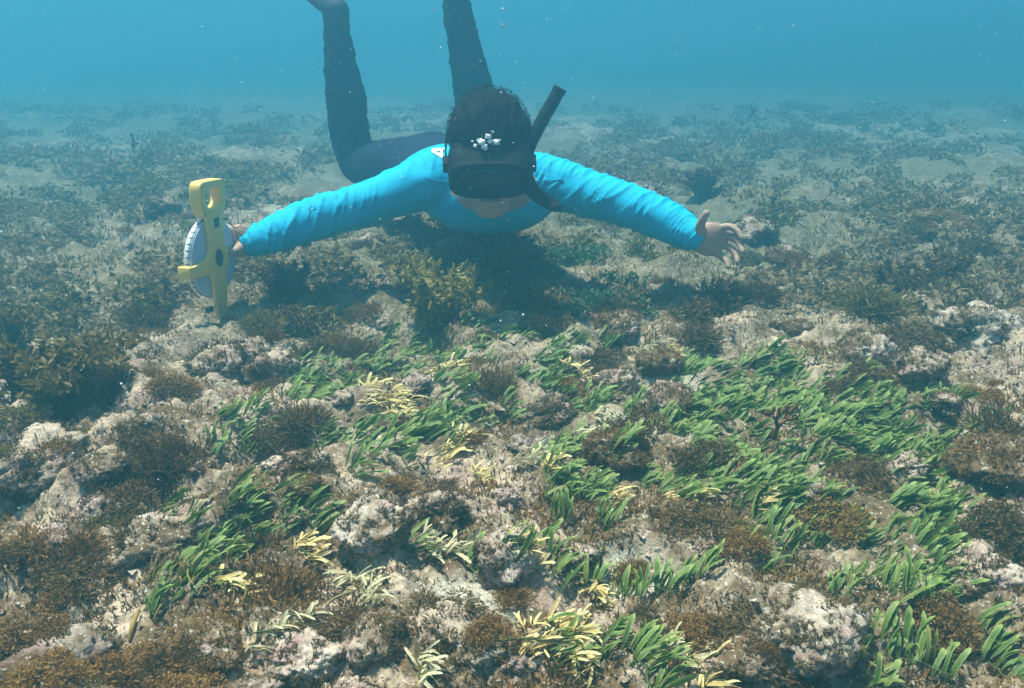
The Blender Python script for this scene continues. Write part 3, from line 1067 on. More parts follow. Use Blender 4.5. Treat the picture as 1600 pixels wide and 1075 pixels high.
SINGLE_GREEN = [
    (345, 665, 10, 'small upright green tuft at the left of the left patch', 0.6, 0.7),
    (375, 690, 12, 'dense green tuft beside the dark brown bushy seaweed at the left', 0.5, 0.7),
    (335, 715, 7, 'little green sprig below the dense left tuft', 1.2, 0.4),
    (400, 655, 8, 'green leaves at the right end of the left patch', 0.3, 0.8),
    (235, 955, 8, 'lowest green tuft of the diagonal row at the lower left', 0.8, 0.6),
    (262, 928, 11, 'second lowest green tuft of the diagonal row at the lower left', 0.7, 0.8),
    (295, 898, 12, 'third green tuft up the diagonal row at the lower left', 0.6, 0.9),
    (325, 868, 12, 'middle green tuft of the diagonal row at the lower left', 0.6, 0.9),
    (350, 838, 12, 'wide green tuft high in the diagonal row at the lower left', 0.5, 0.9),
    (385, 812, 11, 'topmost green tuft of the diagonal row at the lower left', 0.5, 0.9),
    (300, 850, 8, 'green tuft left of the diagonal row', 0.7, 0.8),
    (258, 800, 7, 'isolated green tuft on pale rock at the left', 0.3, 0.8),
    (440, 805, 9, 'green tuft just right of the white sand spot', 0.3, 0.9),
    (485, 822, 8, 'green tuft right of the white sand spot, the lower of two', 0.3, 0.8),
    (550, 745, 5, 'few green leaves on the pale stone below the upper bed', 0.4, 0.9),
    (630, 720, 7, 'green leaves left of the middle yellow clump', 0.4, 0.9),
    (505, 690, 8, 'green leaves at the lower edge of the upper bed', 0.4, 0.9),
    (880, 825, 5, 'stubby green cactus like leaves beside the pale lumpy rock', 1.4, 0.3),
    (945, 830, 6, 'green leaves on sand right of the small rounded rock', 1.0, 0.5),
    (925, 765, 8, 'bright green tuft below the bleached leaves in the centre', 0.4, 0.8),
    (860, 890, 10, 'green fan of leaves behind the large knobbly rock', 0.4, 0.6),
    (790, 905, 6, 'small green leaves left of the green fan', 0.4, 0.9),
    (735, 895, 5, 'green sprig on top of the large knobbly rock', 0.5, 0.8),
    (635, 865, 4, 'two or three green leaves left above the large rock', 0.3, 1.0),
    (925, 925, 5, 'green leaf pair above the lower yellow clump', 1.2, 0.5),
    (985, 940, 7, 'green tuft with pale tips right of the lower yellow clump', 0.9, 0.6),
    (1065, 915, 9, 'green fan of leaves above the brown hairy mop', 0.35, 0.7),
    (1035, 930, 5, 'yellowish green leaves left of the green fan at lower right', 0.9, 0.6),
    (940, 1005, 10, 'blue green tuft at the bottom edge beside the yellow clumps', 0.3, 0.9),
    (860, 1030, 6, 'green leaves lying over the yellow clump at the bottom', 0.3, 1.0),
    (1010, 1060, 13, 'dense green tuft cut by the bottom edge', 0.3, 0.9),
    (990, 1030, 9, 'green tuft just behind the one cut by the bottom edge', 0.5, 0.8),
    (1190, 890, 9, 'green leaf fan below the broad bed, left of pale rock', 0.3, 0.7),
    (1215, 855, 7, 'bright yellow green leaves standing below the broad bed', 0.9, 0.45),
    (1245, 850, 3, 'single curved yellow green leaf below the broad bed', 0.9, 0.5),
    (1300, 935, 6, 'green leaves on pale rock at the lower right', 0.9, 0.7),
    (1330, 915, 4, 'small green leaf pair on the pale rock, the farther one', 0.2, 1.0),
    (1415, 925, 7, 'short yellow green leaves at the tail of the broad bed', 0.7, 0.5),
    (1400, 1035, 9, 'row of green leaves standing near the bottom right', 0.9, 0.5),
    (1450, 1050, 9, 'green leaf row end near the bottom right', 1.0, 0.5),
    (1340, 1065, 9, 'green tuft cut by the bottom edge at the right', 0.4, 0.8),
    (1540, 995, 8, 'spreading green leaves at the right below the mat', 0.3, 0.9),
    (1550, 1050, 11, 'green tuft in the bottom right corner', 0.3, 0.8),
    (1592, 900, 10, 'bright green tuft cut by the right edge', 0.2, 0.9),
    (1510, 690, 10, 'green tuft at the outer right tip of the broad bed', 0.1, 1.0),
    (1095, 890, 4, 'small green leaves left of the rusty fuzz', 0.5, 0.8),
    (700, 700, 7, 'green leaves right of the middle yellow clump', 0.4, 0.9),
    (790, 650, 8, 'green leaves below the round dark brown cushion', 0.6, 0.7),
    (840, 660, 7, 'green leaves right of the round dark brown cushion', 0.6, 0.7),
    (940, 545, 7, 'green leaves left of the upper yellow tuft', 0.5, 0.9),
    (870, 545, 8, 'green leaves beside the mottled stone', 0.5, 0.9),
    (470, 585, 9, 'green tuft at the far left end of the upper bed', 0.5, 0.9),
    (600, 535, 9, 'green crest of leaves left of the yellow olive bush', 0.25, 1.0),
    (640, 525, 8, 'green crest of leaves at the foot of the yellow olive bush', 0.25, 1.0),
]
for (px, py, nn, lab, hd, tl) in SINGLE_GREEN:
    put_clump(spot(px, py) + Vector((0, 0, 0.010)), M_green, lab, None, n=int(nn * 2.0), length=random.uniform(0.038, 0.050), heading=hd, tilt=tl, row=0.0058 * nn, rdir=hd + math.pi / 2 + random.uniform(-.5, .5), spread=0.28)

SINGLE_YELLOW = [
    (575, 618, 12, 'y', 'upper part of the yellow seaweed band left of the centre'),
    (600, 635, 14, 'y', 'thick yellow seaweed clump, the largest of the left yellow band'),
    (622, 655, 9, 'y', 'lowest tip of the left yellow seaweed band'),
    (688, 582, 12, 'y', 'yellow seaweed clump in the middle of the upper green bed'),
    (705, 712, 13, 'y', 'yellow seaweed clump below the centre of the upper bed'),
    (742, 748, 8, 'y', 'small yellow seaweed end beside the middle clump'),
    (1015, 545, 12, 'w', 'pale yellow tuft at the upper left of the broad bed'),
    (1045, 555, 8, 'y', 'yellow leaves at the upper tip of the broad bed'),
    (895, 585, 8, 'y', 'small yellow clump near the mottled stone'),
    (475, 872, 9, 'y', 'yellow leaves with green tips at the lower left'),
    (905, 690, 7, 'w', 'bleached leaf row beside the brown furry boulder'),
    (935, 662, 5, 'w', 'bleached leaf tips above the brown furry boulder'),
    (825, 742, 8, 'w', 'bleached curled leaves by the small whitish rock'),
    (855, 735, 7, 'y', 'yellowing leaves right of the small whitish rock'),
    (810, 890, 8, 'y', 'yellow leaf bundle beside the green fan'),
    (930, 940, 11, 'y', 'yellow leaf fan at the lower centre'),
    (865, 985, 13, 'y', 'bright yellow seaweed right of the large rock'),
    (845, 1015, 14, 'y', 'bright yellow seaweed beside the pink purple rock'),
    (900, 1025, 12, 'y', 'bright yellow seaweed below the blue green tuft'),
    (1110, 1060, 14, 'y', 'yellow seaweed at the bottom edge right of the centre'),
    (1060, 1045, 9, 'w', 'bleached leaves near the bottom edge right of the centre'),
    (690, 872, 10, 'w', 'bleached feathery fronds left above the large rock'),
    (665, 850, 7, 'w', 'bleached feathery fronds at the rim of the dark hollow'),
    (1040, 790, 6, 'y', 'thin yellow leaf below the green centre tufts'),
    (960, 785, 6, 'y', 'yellow strand near the sandy spot'),
    (1195, 790, 5, 'y', 'yellow sprig below the broad bed'),
    (570, 950, 10, 'w', 'bleached dead fronds at the left of the large rock'),
    (540, 930, 9, 'w', 'bleached dead fronds on the rusty mat'),
    (360, 930, 8, 'y', 'yellowing fronds lying along the rusty mat'),
    (430, 1000, 10, 'w', 'whitish dead fronds near the bottom left'),
    (660, 1055, 8, 'w', 'whitish dead fronds at the bottom edge'),
    (1090, 780, 5, 'y', 'yellow leaf tips beside the dark brown heap'),
]
for (px, py, nn, c, lab) in SINGLE_YELLOW:
    put_clump(spot(px, py) + Vector((0, 0, 0.014)), M_yellow if c == 'y' else M_bleached, lab, None, n=int(nn * 4.2), length=random.uniform(0.025, 0.035),
              heading=random.uniform(0.0, 0.6), tilt=1.2, row=0.0058 * nn, name='yellow_seaweed' if c == 'y' else 'bleached_seaweed', spread=0.7)


# nothing small grows on top of the clumps that stand alone
_keep = [spot(q[0], q[1]) for q in SINGLE_GREEN] + [spot(q[0], q[1]) for q in SINGLE_YELLOW] + [spot(1203, 708), spot(1203, 690), spot(1190, 670), spot(1215, 670), spot(1200, 650)]
_gone = [o for o in col.objects if o.parent is None and o.name.startswith(('rock', 'brown_seaweed')) and 'group' in o.keys()
         and any(math.hypot(o.location.x - k.x, o.location.y - k.y) < 0.035 + 0.35 * o.scale.x for k in _keep)]
for o in [ch for o in _gone for ch in o.children] + _gone:
    bpy.data.objects.remove(o)

# ------------------------------------------------------------------ turf and distant weed (stuff)
def build_turf(count, name, d0, d1, lmin, lmax, wid, mat, seed, thresh):
    rg = np.random.default_rng(seed)
    D = np.exp(rg.uniform(math.log(d0), math.log(d1), count * 3))
    X = rg.uniform(-.75, .75, count * 3) * D
    nz = pn(X * 5.3, D * 5.3, np.full_like(X, 23.1)) + 0.6 * pn(X * 16, D * 16, np.full_like(X, 2.1))
    ok = (nz + rg.normal(0, 0.12, len(X)) > thresh) & (sand_mask(X, D) < 0.6)
    X, D = X[ok][:count], D[ok][:count]
    Z = height(X, D)
    for p, s in BIG_ROCKS:
        d = np.hypot(X - p.x, D - p.y) / (s * .5)
        Z = np.where(d < .9, np.maximum(Z, p.z + s * .38 * np.sqrt(np.clip(1 - d * d, 0, 1))), Z)
    n = len(X)
    sc = 1 + 0.35 * np.clip(D - 1.5, 0, 9)
    L = rg.uniform(lmin, lmax, n) * sc
    a = rg.uniform(0, 6.28, n)
    lean = rg.uniform(0.2, 1.1, n)
    d1_ = np.stack([np.cos(a) * np.sin(lean), np.sin(a) * np.sin(lean), np.cos(lean)], 1)
    a2 = a + rg.normal(0, .8, n)
    lean2 = lean + rg.normal(0.3, .5, n)
    d2_ = np.stack([np.cos(a2) * np.sin(lean2), np.sin(a2) * np.sin(lean2), np.cos(lean2)], 1)
    sa = rg.uniform(0, 6.28, n)
    side = np.stack([np.cos(sa), np.sin(sa), np.zeros(n)], 1) * (wid * sc * rg.uniform(.6, 1.4, n))[:, None]
    B = np.stack([X, D, Z - 0.003], 1)
    M = B + d1_ * (L * .55)[:, None]
    T = M + d2_ * (L * .5)[:, None]
    V = np.stack([B - side * .7, B + side * .7, M + side, M - side, T], 1).reshape(-1, 3)
    b = np.arange(n)[:, None] * 5
    quads = (b + np.array([[0, 1, 2, 3]])).tolist()
    tris = (b + np.array([[3, 2, 4]])).tolist()
    me = mesh_np(name, V, quads + tris, False)
    o = obj(name, me, mat)
    struct(o, 'stuff')
    return o


def build_gravel(count, seed):
    rg = np.random.default_rng(seed)
    D = np.exp(rg.uniform(math.log(.7), math.log(2.6), count))
    X = rg.uniform(-.72, .72, count) * D
    Z = height(X, D)
    for p, s_ in BIG_ROCKS:
        d = np.hypot(X - p.x, D - p.y) / (s_ * .5)
        Z = np.where(d < .9, np.maximum(Z, p.z + s_ * .36 * np.sqrt(np.clip(1 - d * d, 0, 1))), Z)
    base = np.array([[1, 0, 0], [-1, 0, 0], [0, 1, 0], [0, -1, 0], [0, 0, 1], [0, 0, -1]], float)
    r = .0013 + .0045 * rg.random(count) ** 2.5 * (.7 + .35 * D)
    V = np.stack([X, D, Z], 1)[:, None, :] + base[None] * (r[:, None] * rg.uniform(.5, 1.5, (count, 6)))[:, :, None] + rg.normal(0, .3, (count, 6, 3)) * r[:, None, None]
    f = np.array([[0, 2, 4], [2, 1, 4], [1, 3, 4], [3, 0, 4], [2, 0, 5], [1, 2, 5], [3, 1, 5], [0, 3, 5]])
    F = (np.arange(count)[:, None, None] * 6 + f[None]).reshape(-1, 3)
    return struct(obj('coral_gravel', mesh_np('coral_gravel', V.reshape(-1, 3), F, False), M_rock_pale), 'stuff')


tag(build_gravel(15000, 55), 'coarse crumbs of pale coral strewn over the seabed', 'gravel')
o = build_turf(58000, 'algae_turf', 0.7, 3.6, 0.007, 0.019, 0.0010, M_turf, 71, -0.08)
tag(o, 'short brown algae turf covering the rubble', 'algae')
o = build_turf(30000, 'rusty_algae_turf', 0.7, 2.8, 0.010, 0.024, 0.0014, M_brown2, 72, 0.32)
tag(o, 'rusty algae fuzz on the reef rubble', 'algae')


def build_far(count, name, d0, d1, mat, seed, size, cut, zone=None):
    """low weed mounds in the haze, each a handful of forking ribbons"""
    rg = random.Random(seed)
    src = fluffy_bush('far_src', seed, 9, 12, 0.30, 0.055)
    co = get_co(src)
    fs = [tuple(p.vertices) for p in src.polygons]
    V, F = [], []
    k = tries = 0
    while k < count and tries < 40000:
        tries += 1
        D = math.exp(rg.uniform(math.log(d0), math.log(d1)))
        x = rg.uniform(-.75, .75) * D
        if zone:
            x, D = zone(rg)
        v = pn1(x * .9, D * .9, 41.0 + seed) + .5 * pn1(x * 3.0, D * 3.0, 1.0)
        if v < cut + rg.gauss(0, .1):
            continue
        if (-0.80 < x < -0.55 and D < 2.45) or (-0.38 < x < 0.05 and D < 2.5):
            continue
        s = size * rg.uniform(.6, 1.4) * (1 + .10 * max(0, D - 3)) / 2
        a = rg.uniform(0, 6.28)
        c, sn = math.cos(a), math.sin(a)
        q = np.stack([(co[:, 0] * c - co[:, 1] * sn) * s + x, (co[:, 0] * sn + co[:, 1] * c) * s + D, co[:, 2] * s * .8 + H(x, D)], 1)
        b = len(V)
        V.extend(q.tolist())
        F.extend([tuple(b + i for i in f) for f in fs])
        k += 1
    bpy.data.meshes.remove(src)
    return struct(obj(name, mesh_np(name, V, F, False), mat), 'stuff')


tag(build_far(800, 'distant_brown_seaweed', 2.2, 11.0, M_brown_hazed, 5, 0.17, -0.12), 'brown seaweed covering the hazy distant seabed', 'seaweed')
tag(build_far(330, 'distant_olive_seaweed', 2.2, 9.0, M_olive, 6, 0.15, 0.0), 'olive seaweed scattered over the hazy distant seabed', 'seaweed')


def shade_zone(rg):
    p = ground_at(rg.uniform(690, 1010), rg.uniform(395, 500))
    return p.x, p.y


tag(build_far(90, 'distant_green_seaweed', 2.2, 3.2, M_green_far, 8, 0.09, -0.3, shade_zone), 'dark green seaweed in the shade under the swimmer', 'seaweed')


# ------------------------------------------------------------------ drifting twigs and the red weed
def twig_mesh(name, seed, depth=3, L=0.35, w=0.03):
    rg = random.Random(seed)
    mb = MB()

    def grow(p, d, lev, r):
        l = L * rg.uniform(.7, 1.2) * (.8 ** lev)
        m = p + d * l * .5 + Vector((rg.gauss(0, .04), rg.gauss(0, .04), rg.gauss(0, .04)))
        q = p + d * l
        mb.sweep([tuple(p), tuple(m), tuple(q)], [r, r * .9, r * (.75 if lev + 1 < depth else 1.25)], 2, 5)
        if lev + 1 >= depth:
            return
        for s in (-1, 1):
            sd = d.cross(Vector((rg.gauss(0, .3), 1, rg.gauss(0, .3)))).normalized()
            grow(q, (d + sd * s * rg.uniform(.35, .8) + Vector((0, rg.gauss(0, .3), 0))).normalized(), lev + 1, r * .8)
    grow(Vector((0, 0, 0)), Vector((0.1, 0, 1)).normalized(), 0, w)
    return mb.mesh(name)


def put_twig(p, size, rot, seed, mat, label, depth=3, w=0.03, name='drifting_twig'):
    o = obj(name, twig_mesh(name, seed, depth, 0.42, w), mat)
    o.location = p; o.scale = (size,) * 3; o.rotation_euler = rot
    return tag(o, label, 'seaweed')


put_twig(P(352, 347, 1.95), 0.050, (0, R(115), 0), 3, M_twig, 'thin dark forked twig drifting across the wrist by the reel', 4, 0.022)
put_twig(P(482, 342, 1.9), 0.026, (0, R(15), 0), 5, M_twig, 'tiny dark twig drifting in front of the blue sleeve', 3, 0.05)
put_twig(P(1165, 192, 3.4), 0.07, (0, R(35), 0), 8, M_twig, 'dark twig drifting in open water at the upper right', 4, 0.025)
put_twig(P(205, 210, 2.6), 0.035, (0, R(160), 0), 9, M_twig, 'dark scrap of weed drifting in the water at the upper left', 3, 0.05)
pr = spot(1203, 708)
put_twig(pr + Vector((0, -.015, .036)), 0.050, (0, R(8), 0), 12, M_red, 'dark red antler shaped weed standing in the broad green bed', 4, 0.085, 'red_antler_weed')
o = obj('loose_stalk', MB().sweep([tuple(spot(203, 1000) + Vector((0, 0, .004))), tuple(spot(208, 985) + Vector((0, 0, .010))), tuple(spot(218, 962) + Vector((0, 0, .012)))], [.0022, .003, .002], 4, 6).mesh('loose_stalk'), M_yellow)
tag(o, 'yellow green stalk sticking out below the diagonal green row', 'seaweed')
for (a, b_, c, lab) in (((1300, 1035), (1340, 1030), (1385, 1062), 'pale curved stalk lying on rubble near the bottom right'),
                        ((770, 735), (772, 760), (788, 782), 'pale curved stalk lying on the centre rubble'),
                        ((495, 1000), (515, 950), (560, 930), 'pale looping root lying on the rusty mat at lower left')):
    o = obj('loose_stalk', MB().sweep([tuple(spot(*q) + Vector((0, 0, .012))) for q in (a, b_, c)], [.0018, .002, .0012], 6, 6).mesh('loose_stalk'), M_bleached)
    tag(o, lab, 'seaweed')

# ------------------------------------------------------------------ the swimmer
M_skin = simple('skin', (0.38, 0.24, 0.18), 0.55, 0.4, 120, 0.0008, 0.12)
M_hair = simple('wet_hair', (0.005, 0.004, 0.004), 0.7, 0.08, 300, 0.002, 0.4)
M_shirt = simple('blue_shirt', (0.001, 0.40, 0.66), 0.75, 0.2, 900, 0.0004, 0.06)
M_pants = simple('navy_leggings', (0.009, 0.015, 0.034), 0.8, 0.1, 400, 0.001, 0.25)
M_boot = simple('black_boot', (0.016, 0.018, 0.024), 0.75, 0.25, 300, 0.001, 0.25)
M_rubber = simple('black_rubber', (0.005, 0.0055, 0.006), 0.7, 0.12, 200, 0.0006, 0.3)
M_lens = simple('mask_glass', (0.005, 0.007, 0.009), 0.08, 0.3, None, 0.001, 0.2)
M_glint_bubble = simple('glint_bubble', (0.85, 0.87, 0.9), 0.25, 0.8, None, 0.001, 0.02)  # plain white paints the glints on the trapped air
M_print = simple('white_print', (0.78, 0.80, 0.80), 0.6, 0.3)

person = bpy.data.objects.new('person', None)
person.empty_display_size = 0.1
col.objects.link(person)
person.location = P(765, 298, 2.52)
tag(person, 'swimmer in bright blue long sleeved shirt and dark leggings with arms spread wide', 'person')
PINV = Matrix.Translation(-person.location)


def body_part(name, me, mat, parent=person):
    """meshes are made in world coordinates; shift them to the swimmer's own origin"""
    me.transform(PINV)
    return obj(name, me, mat, parent)


# joints
chest = P(768, 298, 2.55)
neck = P(766, 285, 2.44)
belly = P(725, 288, 2.82)
hips = P(676, 268, 3.10)
LA = [P(690, 278, 2.56), P(640, 294, 2.52), P(560, 322, 2.46), P(500, 340, 2.42), P(440, 362, 2.37), P(396, 378, 2.33)]
RA = [P(840, 284, 2.56), P(890, 294, 2.53), P(960, 315, 2.47), P(1020, 336, 2.43), P(1060, 355, 2.39), P(1084, 367, 2.36)]
LL = [P(640, 262, 3.12), P(600, 260, 3.30), P(562, 252, 3.44), P(545, 200, 3.43), P(541, 155, 3.42), P(531, 100, 3.41), P(526, 45, 3.40)]
RL = [P(712, 262, 3.12), P(735, 255, 3.28), P(752, 232, 3.42), P(745, 180, 3.41), P(740, 140, 3.40), P(725, 70, 3.38), P(713, 5, 3.36)]
SIDE = (1, 0, 0)

# head frame: face turned down, towards the camera
HEADC = P(765, 242, 2.27)
hy = Vector((0.02, -math.cos(R(30)), -math.sin(R(30)))).normalized()      # where the face looks
hx = Vector((-1, 0, 0)); hx = (hx - hy * hx.dot(hy)).normalized()          # the swimmer's right is the picture's left
hz = hy.cross(hx) * -1
if hz.z < 0:
    hz = -hz
HM = Matrix((hx, hy, hz)).transposed().to_4x4()
HM.translation = HEADC
HS = 1.05


def hp(x, y, z):
    return HM @ Vector((x * HS, y * HS, z * HS))


def HT(x, y, z):
    return HM @ Matrix.Translation((x * HS, y * HS, z * HS))


def hand(mb, wrist, palm_c, palm_half, knuckles, fingers, thumb, r=0.0080):
    """palm as a flattened sweep, five tapering fingers rooted inside it"""
    mb.sweep([wrist, palm_c, palm_half], [(0.029, 0.022), (0.042, 0.020), (0.040, 0.015)], 5, 18, side=(knuckles[0] - knuckles[-1]))
    for k, f in zip(knuckles, fingers):
        inner = palm_c.lerp(k, 0.55)
        pts = [inner, k] + list(f)
        rad = [r * 1.05, r * 1.12, r * 1.0, r * 0.92, r * 0.78][:len(pts)]
        mb.sweep(pts, rad, 4, 12)
    mb.sweep([palm_c.lerp(wrist, .35)] + list(thumb), [0.013, 0.0125, 0.0105, 0.0085][:len(thumb) + 1], 4, 12)


bm_ = MB()
# trunk, limbs (slim, beneath the clothes)
bm_.sweep([neck, chest, belly, hips], [(0.06, 0.06), (0.15, 0.085), (0.13, 0.08), (0.14, 0.085)], 5, 24, SIDE)
bm_.sweep([neck + Vector((0, .05, -.02)), hp(0, -0.02, -0.07)], [0.06, 0.058], 5, 20)
for A in (LA, RA):
    bm_.sweep([chest.lerp(A[0], .5)] + A, [0.055, 0.058, 0.050, 0.042, 0.040, 0.034, 0.026], 4, 16)
for Lg in (LL, RL):
    bm_.sweep([hips.lerp(Lg[0], .5)] + Lg, [0.07, 0.075, 0.062, 0.050, 0.047, 0.046, 0.034, 0.028], 4, 16)
# head
bm_.ell(HT(0, -0.012, 0.030), (0.076 * HS, 0.098 * HS, 0.088 * HS))
bm_.ell(HT(0, 0.022, -0.040), (0.061 * HS, 0.070 * HS, 0.078 * HS))
bm_.ell(HT(0, 0.056, -0.088), (0.042 * HS, 0.036 * HS, 0.032 * HS))          # chin
bm_.ell(HT(0, 0.092, -0.052), (0.026 * HS, 0.012 * HS, 0.006 * HS))          # upper lip
bm_.ell(HT(0, 0.090, -0.066), (0.023 * HS, 0.012 * HS, 0.007 * HS))          # lower lip
bm_.sweep([hp(0, .078, .012), hp(0, .082, -.010), hp(0, .084, -.022)], [.009 * HS, .010 * HS, .012 * HS], 4, 12)  # nose
for s in (-1, 1):
    bm_.ell(HT(s * 0.078, -0.012, -0.005), (0.010 * HS, 0.020 * HS, 0.032 * HS))   # ears
    bm_.ell(HT(s * 0.013, 0.082, -0.026), (0.008 * HS, 0.009 * HS, 0.007 * HS))
    bm_.ell(HT(s * 0.032, 0.083, 0.012), (0.016 * HS, 0.012 * HS, 0.010 * HS))     # eyelids
# open hand (picture right)
hand(bm_, P(1078, 366, 2.362), P(1104, 373, 2.345), P(1122, 374, 2.345),
     [P(1124, 357, 2.345), P(1127, 370, 2.348), P(1125, 382, 2.348), P(1118, 393, 2.345)],
     [[P(1140, 354, 2.335), P(1152, 361, 2.322), P(1159, 372, 2.310)],
      [P(1144, 371, 2.333), P(1156, 381, 2.316), P(1160, 393, 2.300)],
      [P(1140, 387, 2.335), P(1150, 398, 2.320), P(1152, 409, 2.306)],
      [P(1128, 401, 2.335), P(1136, 409, 2.322), P(1138, 417, 2.312)]],
     [P(1094, 356, 2.325), P(1097, 345, 2.312), P(1104, 333, 2.302)], 0.0090)
# hand behind the reel (picture left)
hand(bm_, P(398, 377, 2.335), P(378, 377, 2.325), P(366, 375, 2.322),
     [P(360, 358, 2.318), P(357, 370, 2.325), P(358, 382, 2.325), P(362, 393, 2.322)],
     [[P(349, 354, 2.330), P(341, 356, 2.322), P(336, 360, 2.305)],
      [P(345, 367, 2.338), P(337, 369, 2.325), P(332, 372, 2.308)],
      [P(346, 380, 2.338), P(338, 382, 2.325), P(333, 384, 2.308)],
      [P(352, 392, 2.335), P(345, 394, 2.325), P(340, 395, 2.312)]],
     [P(372, 390, 2.295), P(362, 395, 2.280), P(352, 396, 2.270)], 0.0080)
body_me = bm_.remesh('body', 0.0032, 2, 0.4)
body_part('body', body_me, M_skin)

# shirt
sh = MB()
sh.sweep([P(766, 283, 2.475), chest, P(748, 293, 2.68), belly, P(700, 278, 2.98)],
         [(0.085, 0.075), (0.178, 0.112), (0.170, 0.112), (0.160, 0.105), (0.158, 0.102)], 6, 32, SIDE)
for A in (LA, RA):
    sh.sweep([chest.lerp(A[0], .45)] + A, [0.078, 0.075, 0.064, 0.055, 0.053, 0.046, 0.036], 5, 24, None)
shirt_me = sh.remesh('shirt', 0.0038, 8, 0.6)


def wrinkle(me, lines, amp):
    co, no = get_co(me), get_no(me)
    disp = np.zeros(len(co))
    for k, (pts, cyc) in enumerate(lines):
        c = np.array(catmull([tuple(q) for q in pts], 10))
        d2 = ((co[:, None, :] - c[None]) ** 2).sum(2)
        idx = d2.argmin(1)
        near = sstep(0.13, 0.07, np.sqrt(d2.min(1)))
        t = idx / (len(c) - 1)
        tan = c[np.minimum(idx + 1, len(c) - 1)] - c[np.maximum(idx - 1, 0)]
        tan /= np.linalg.norm(tan, axis=1)[:, None]
        rel = co - c[idx]
        tl = (rel * tan).sum(1)
        seglen = np.linalg.norm(np.diff(c, axis=0), axis=1).sum()
        t = t + tl / seglen
        up = rel[:, 2]
        s_sign = 1 if k % 2 == 0 else -1
        n1 = pn(co[:, 0] * 9, co[:, 1] * 9, co[:, 2] * 9)
        n2 = pn(co[:, 0] * 5 + 7, co[:, 1] * 5, co[:, 2] * 5)
        ph = cyc * 2 * math.pi * t + s_sign * up * 85 + 3.0 * n1
        rid = (0.5 + 0.5 * np.sin(ph)) ** 8
        ph2 = cyc * 3.7 * math.pi * t - s_sign * up * 60 + 4.0 * n2
        rid2 = (0.5 + 0.5 * np.sin(ph2)) ** 4
        mask = sstep(-0.35, 0.25, n2) * (0.55 + 0.45 * sstep(.45, .95, t))
        n3 = pn(co[:, 0] * 16 + 3, co[:, 1] * 16, co[:, 2] * 16)
        ph3 = cyc * 5.5 * math.pi * t + s_sign * up * 150 + 5.0 * n2
        rid3 = (0.5 + 0.5 * np.sin(ph3)) ** 6
        disp += near * amp * (rid * mask + 0.7 * rid2 * sstep(-.1, .4, n1) + 0.55 * rid3 * sstep(-.15, .3, n3))
    disp += amp * 0.8 * pn(co[:, 0] * 14, co[:, 1] * 7, co[:, 2] * 22)
    set_co(me, co + no * disp[:, None])


wrinkle(shirt_me, [(LA, 8), (RA, 9)], 0.0052)
BV = BVHTree.FromPolygons([v.co.copy() for v in shirt_me.vertices], [tuple(p.vertices) for p in shirt_me.polygons])


def on_shirt(px, py):
    h = BV.ray_cast(CAM, ray(px, py).normalized())
    return (h[0] + h[1] * 0.0022) if h[0] is not None else P(px, py, 2.5)


shirt = body_part('shirt', shirt_me, M_shirt)
M_seam = simple('shirt_seam', (0.001, 0.22, 0.42), 0.8, 0.2)
for pts in (((832, 283), (850, 283), (866, 282), (880, 281)), ((664, 278), (678, 282), (692, 283), (700, 284))):
    body_part('seam', MB().sweep([on_shirt(*q) for q in pts], [.0014] * 4, 4, 6).mesh('seam'), M_seam, shirt)
# cuffs
for k, A in enumerate((LA, RA)):
    d = (A[-1] - A[-2]).normalized()
    mb = MB().sweep([A[-1] - d * .012, A[-1] + d * .004, A[-1] + d * .012], [.0375, .0365, .034], 4, 24, None, False)
    body_part('cuff', mb.mesh('cuff'), M_shirt, shirt)
# the white letter on the shoulder: an outlined capital A lying on its side
pl = [(676, 236), (693, 233), (694, 247), (676, 236)]
V, F = [], []


def stroke(a, b, w=2.3, n=6):
    a = np.array(a, float); b = np.array(b, float)
    d = (b - a) / np.linalg.norm(b - a); nn = np.array([-d[1], d[0]]) * w / 1
    base = len(V)
    for i in range(n + 1):
        q = a + (b - a) * i / n
        V.append(tuple(on_shirt(*(q + nn)))); V.append(tuple(on_shirt(*(q - nn))))
    for i in range(n):
        k = base + 2 * i
        F.append((k, k + 2, k + 3, k + 1))


stroke((675, 235), (697, 234)); stroke((675, 236), (692, 246)); stroke((690, 234), (690, 245), 2.0)
pm = mesh_np('shirt_print', V, F, False)
body_part('shirt_print', pm, M_print, shirt)

# leggings, one continuous garment
lg = MB()
lg.sweep([P(702, 278, 2.97), P(690, 270, 3.05), P(674, 262, 3.14), P(672, 262, 3.20)], [(0.155, 0.100), (0.165, 0.108), (0.168, 0.112), (0.13, 0.09)], 5, 28, SIDE)
for Lg in (LL, RL):
    lg.sweep([hips.lerp(Lg[0], .55)] + Lg, [0.085, 0.098, 0.088, 0.073, 0.067, 0.068, 0.053, 0.044], 5, 22)
leg_me = lg.remesh('leggings', 0.005, 6, 0.5)
wrinkle(leg_me, [(LL[2:], 6), (RL[2:], 6)], 0.0045)
body_part('leggings', leg_me, M_pants)
for k, (ank, toe) in enumerate(((LL[-1], P(492, -14, 3.50)), (RL[-1], P(700, -62, 3.46)))):
    heel = ank + Vector((0.012, -0.035, 0.060))
    mb = MB()
    mb.sweep([ank - Vector((0, 0, .06)), ank, ank + Vector((0, 0, .055))], [.044, .042, .046], 4, 20)
    mb.sweep([heel, ank.lerp(toe, .45) + Vector((0, 0, .035)), toe], [(.036, .036), (.046, .036), (.046, .024)], 5, 20, SIDE)
    body_part('boot', mb.remesh('boot', 0.005, 5, 0.5), M_boot)

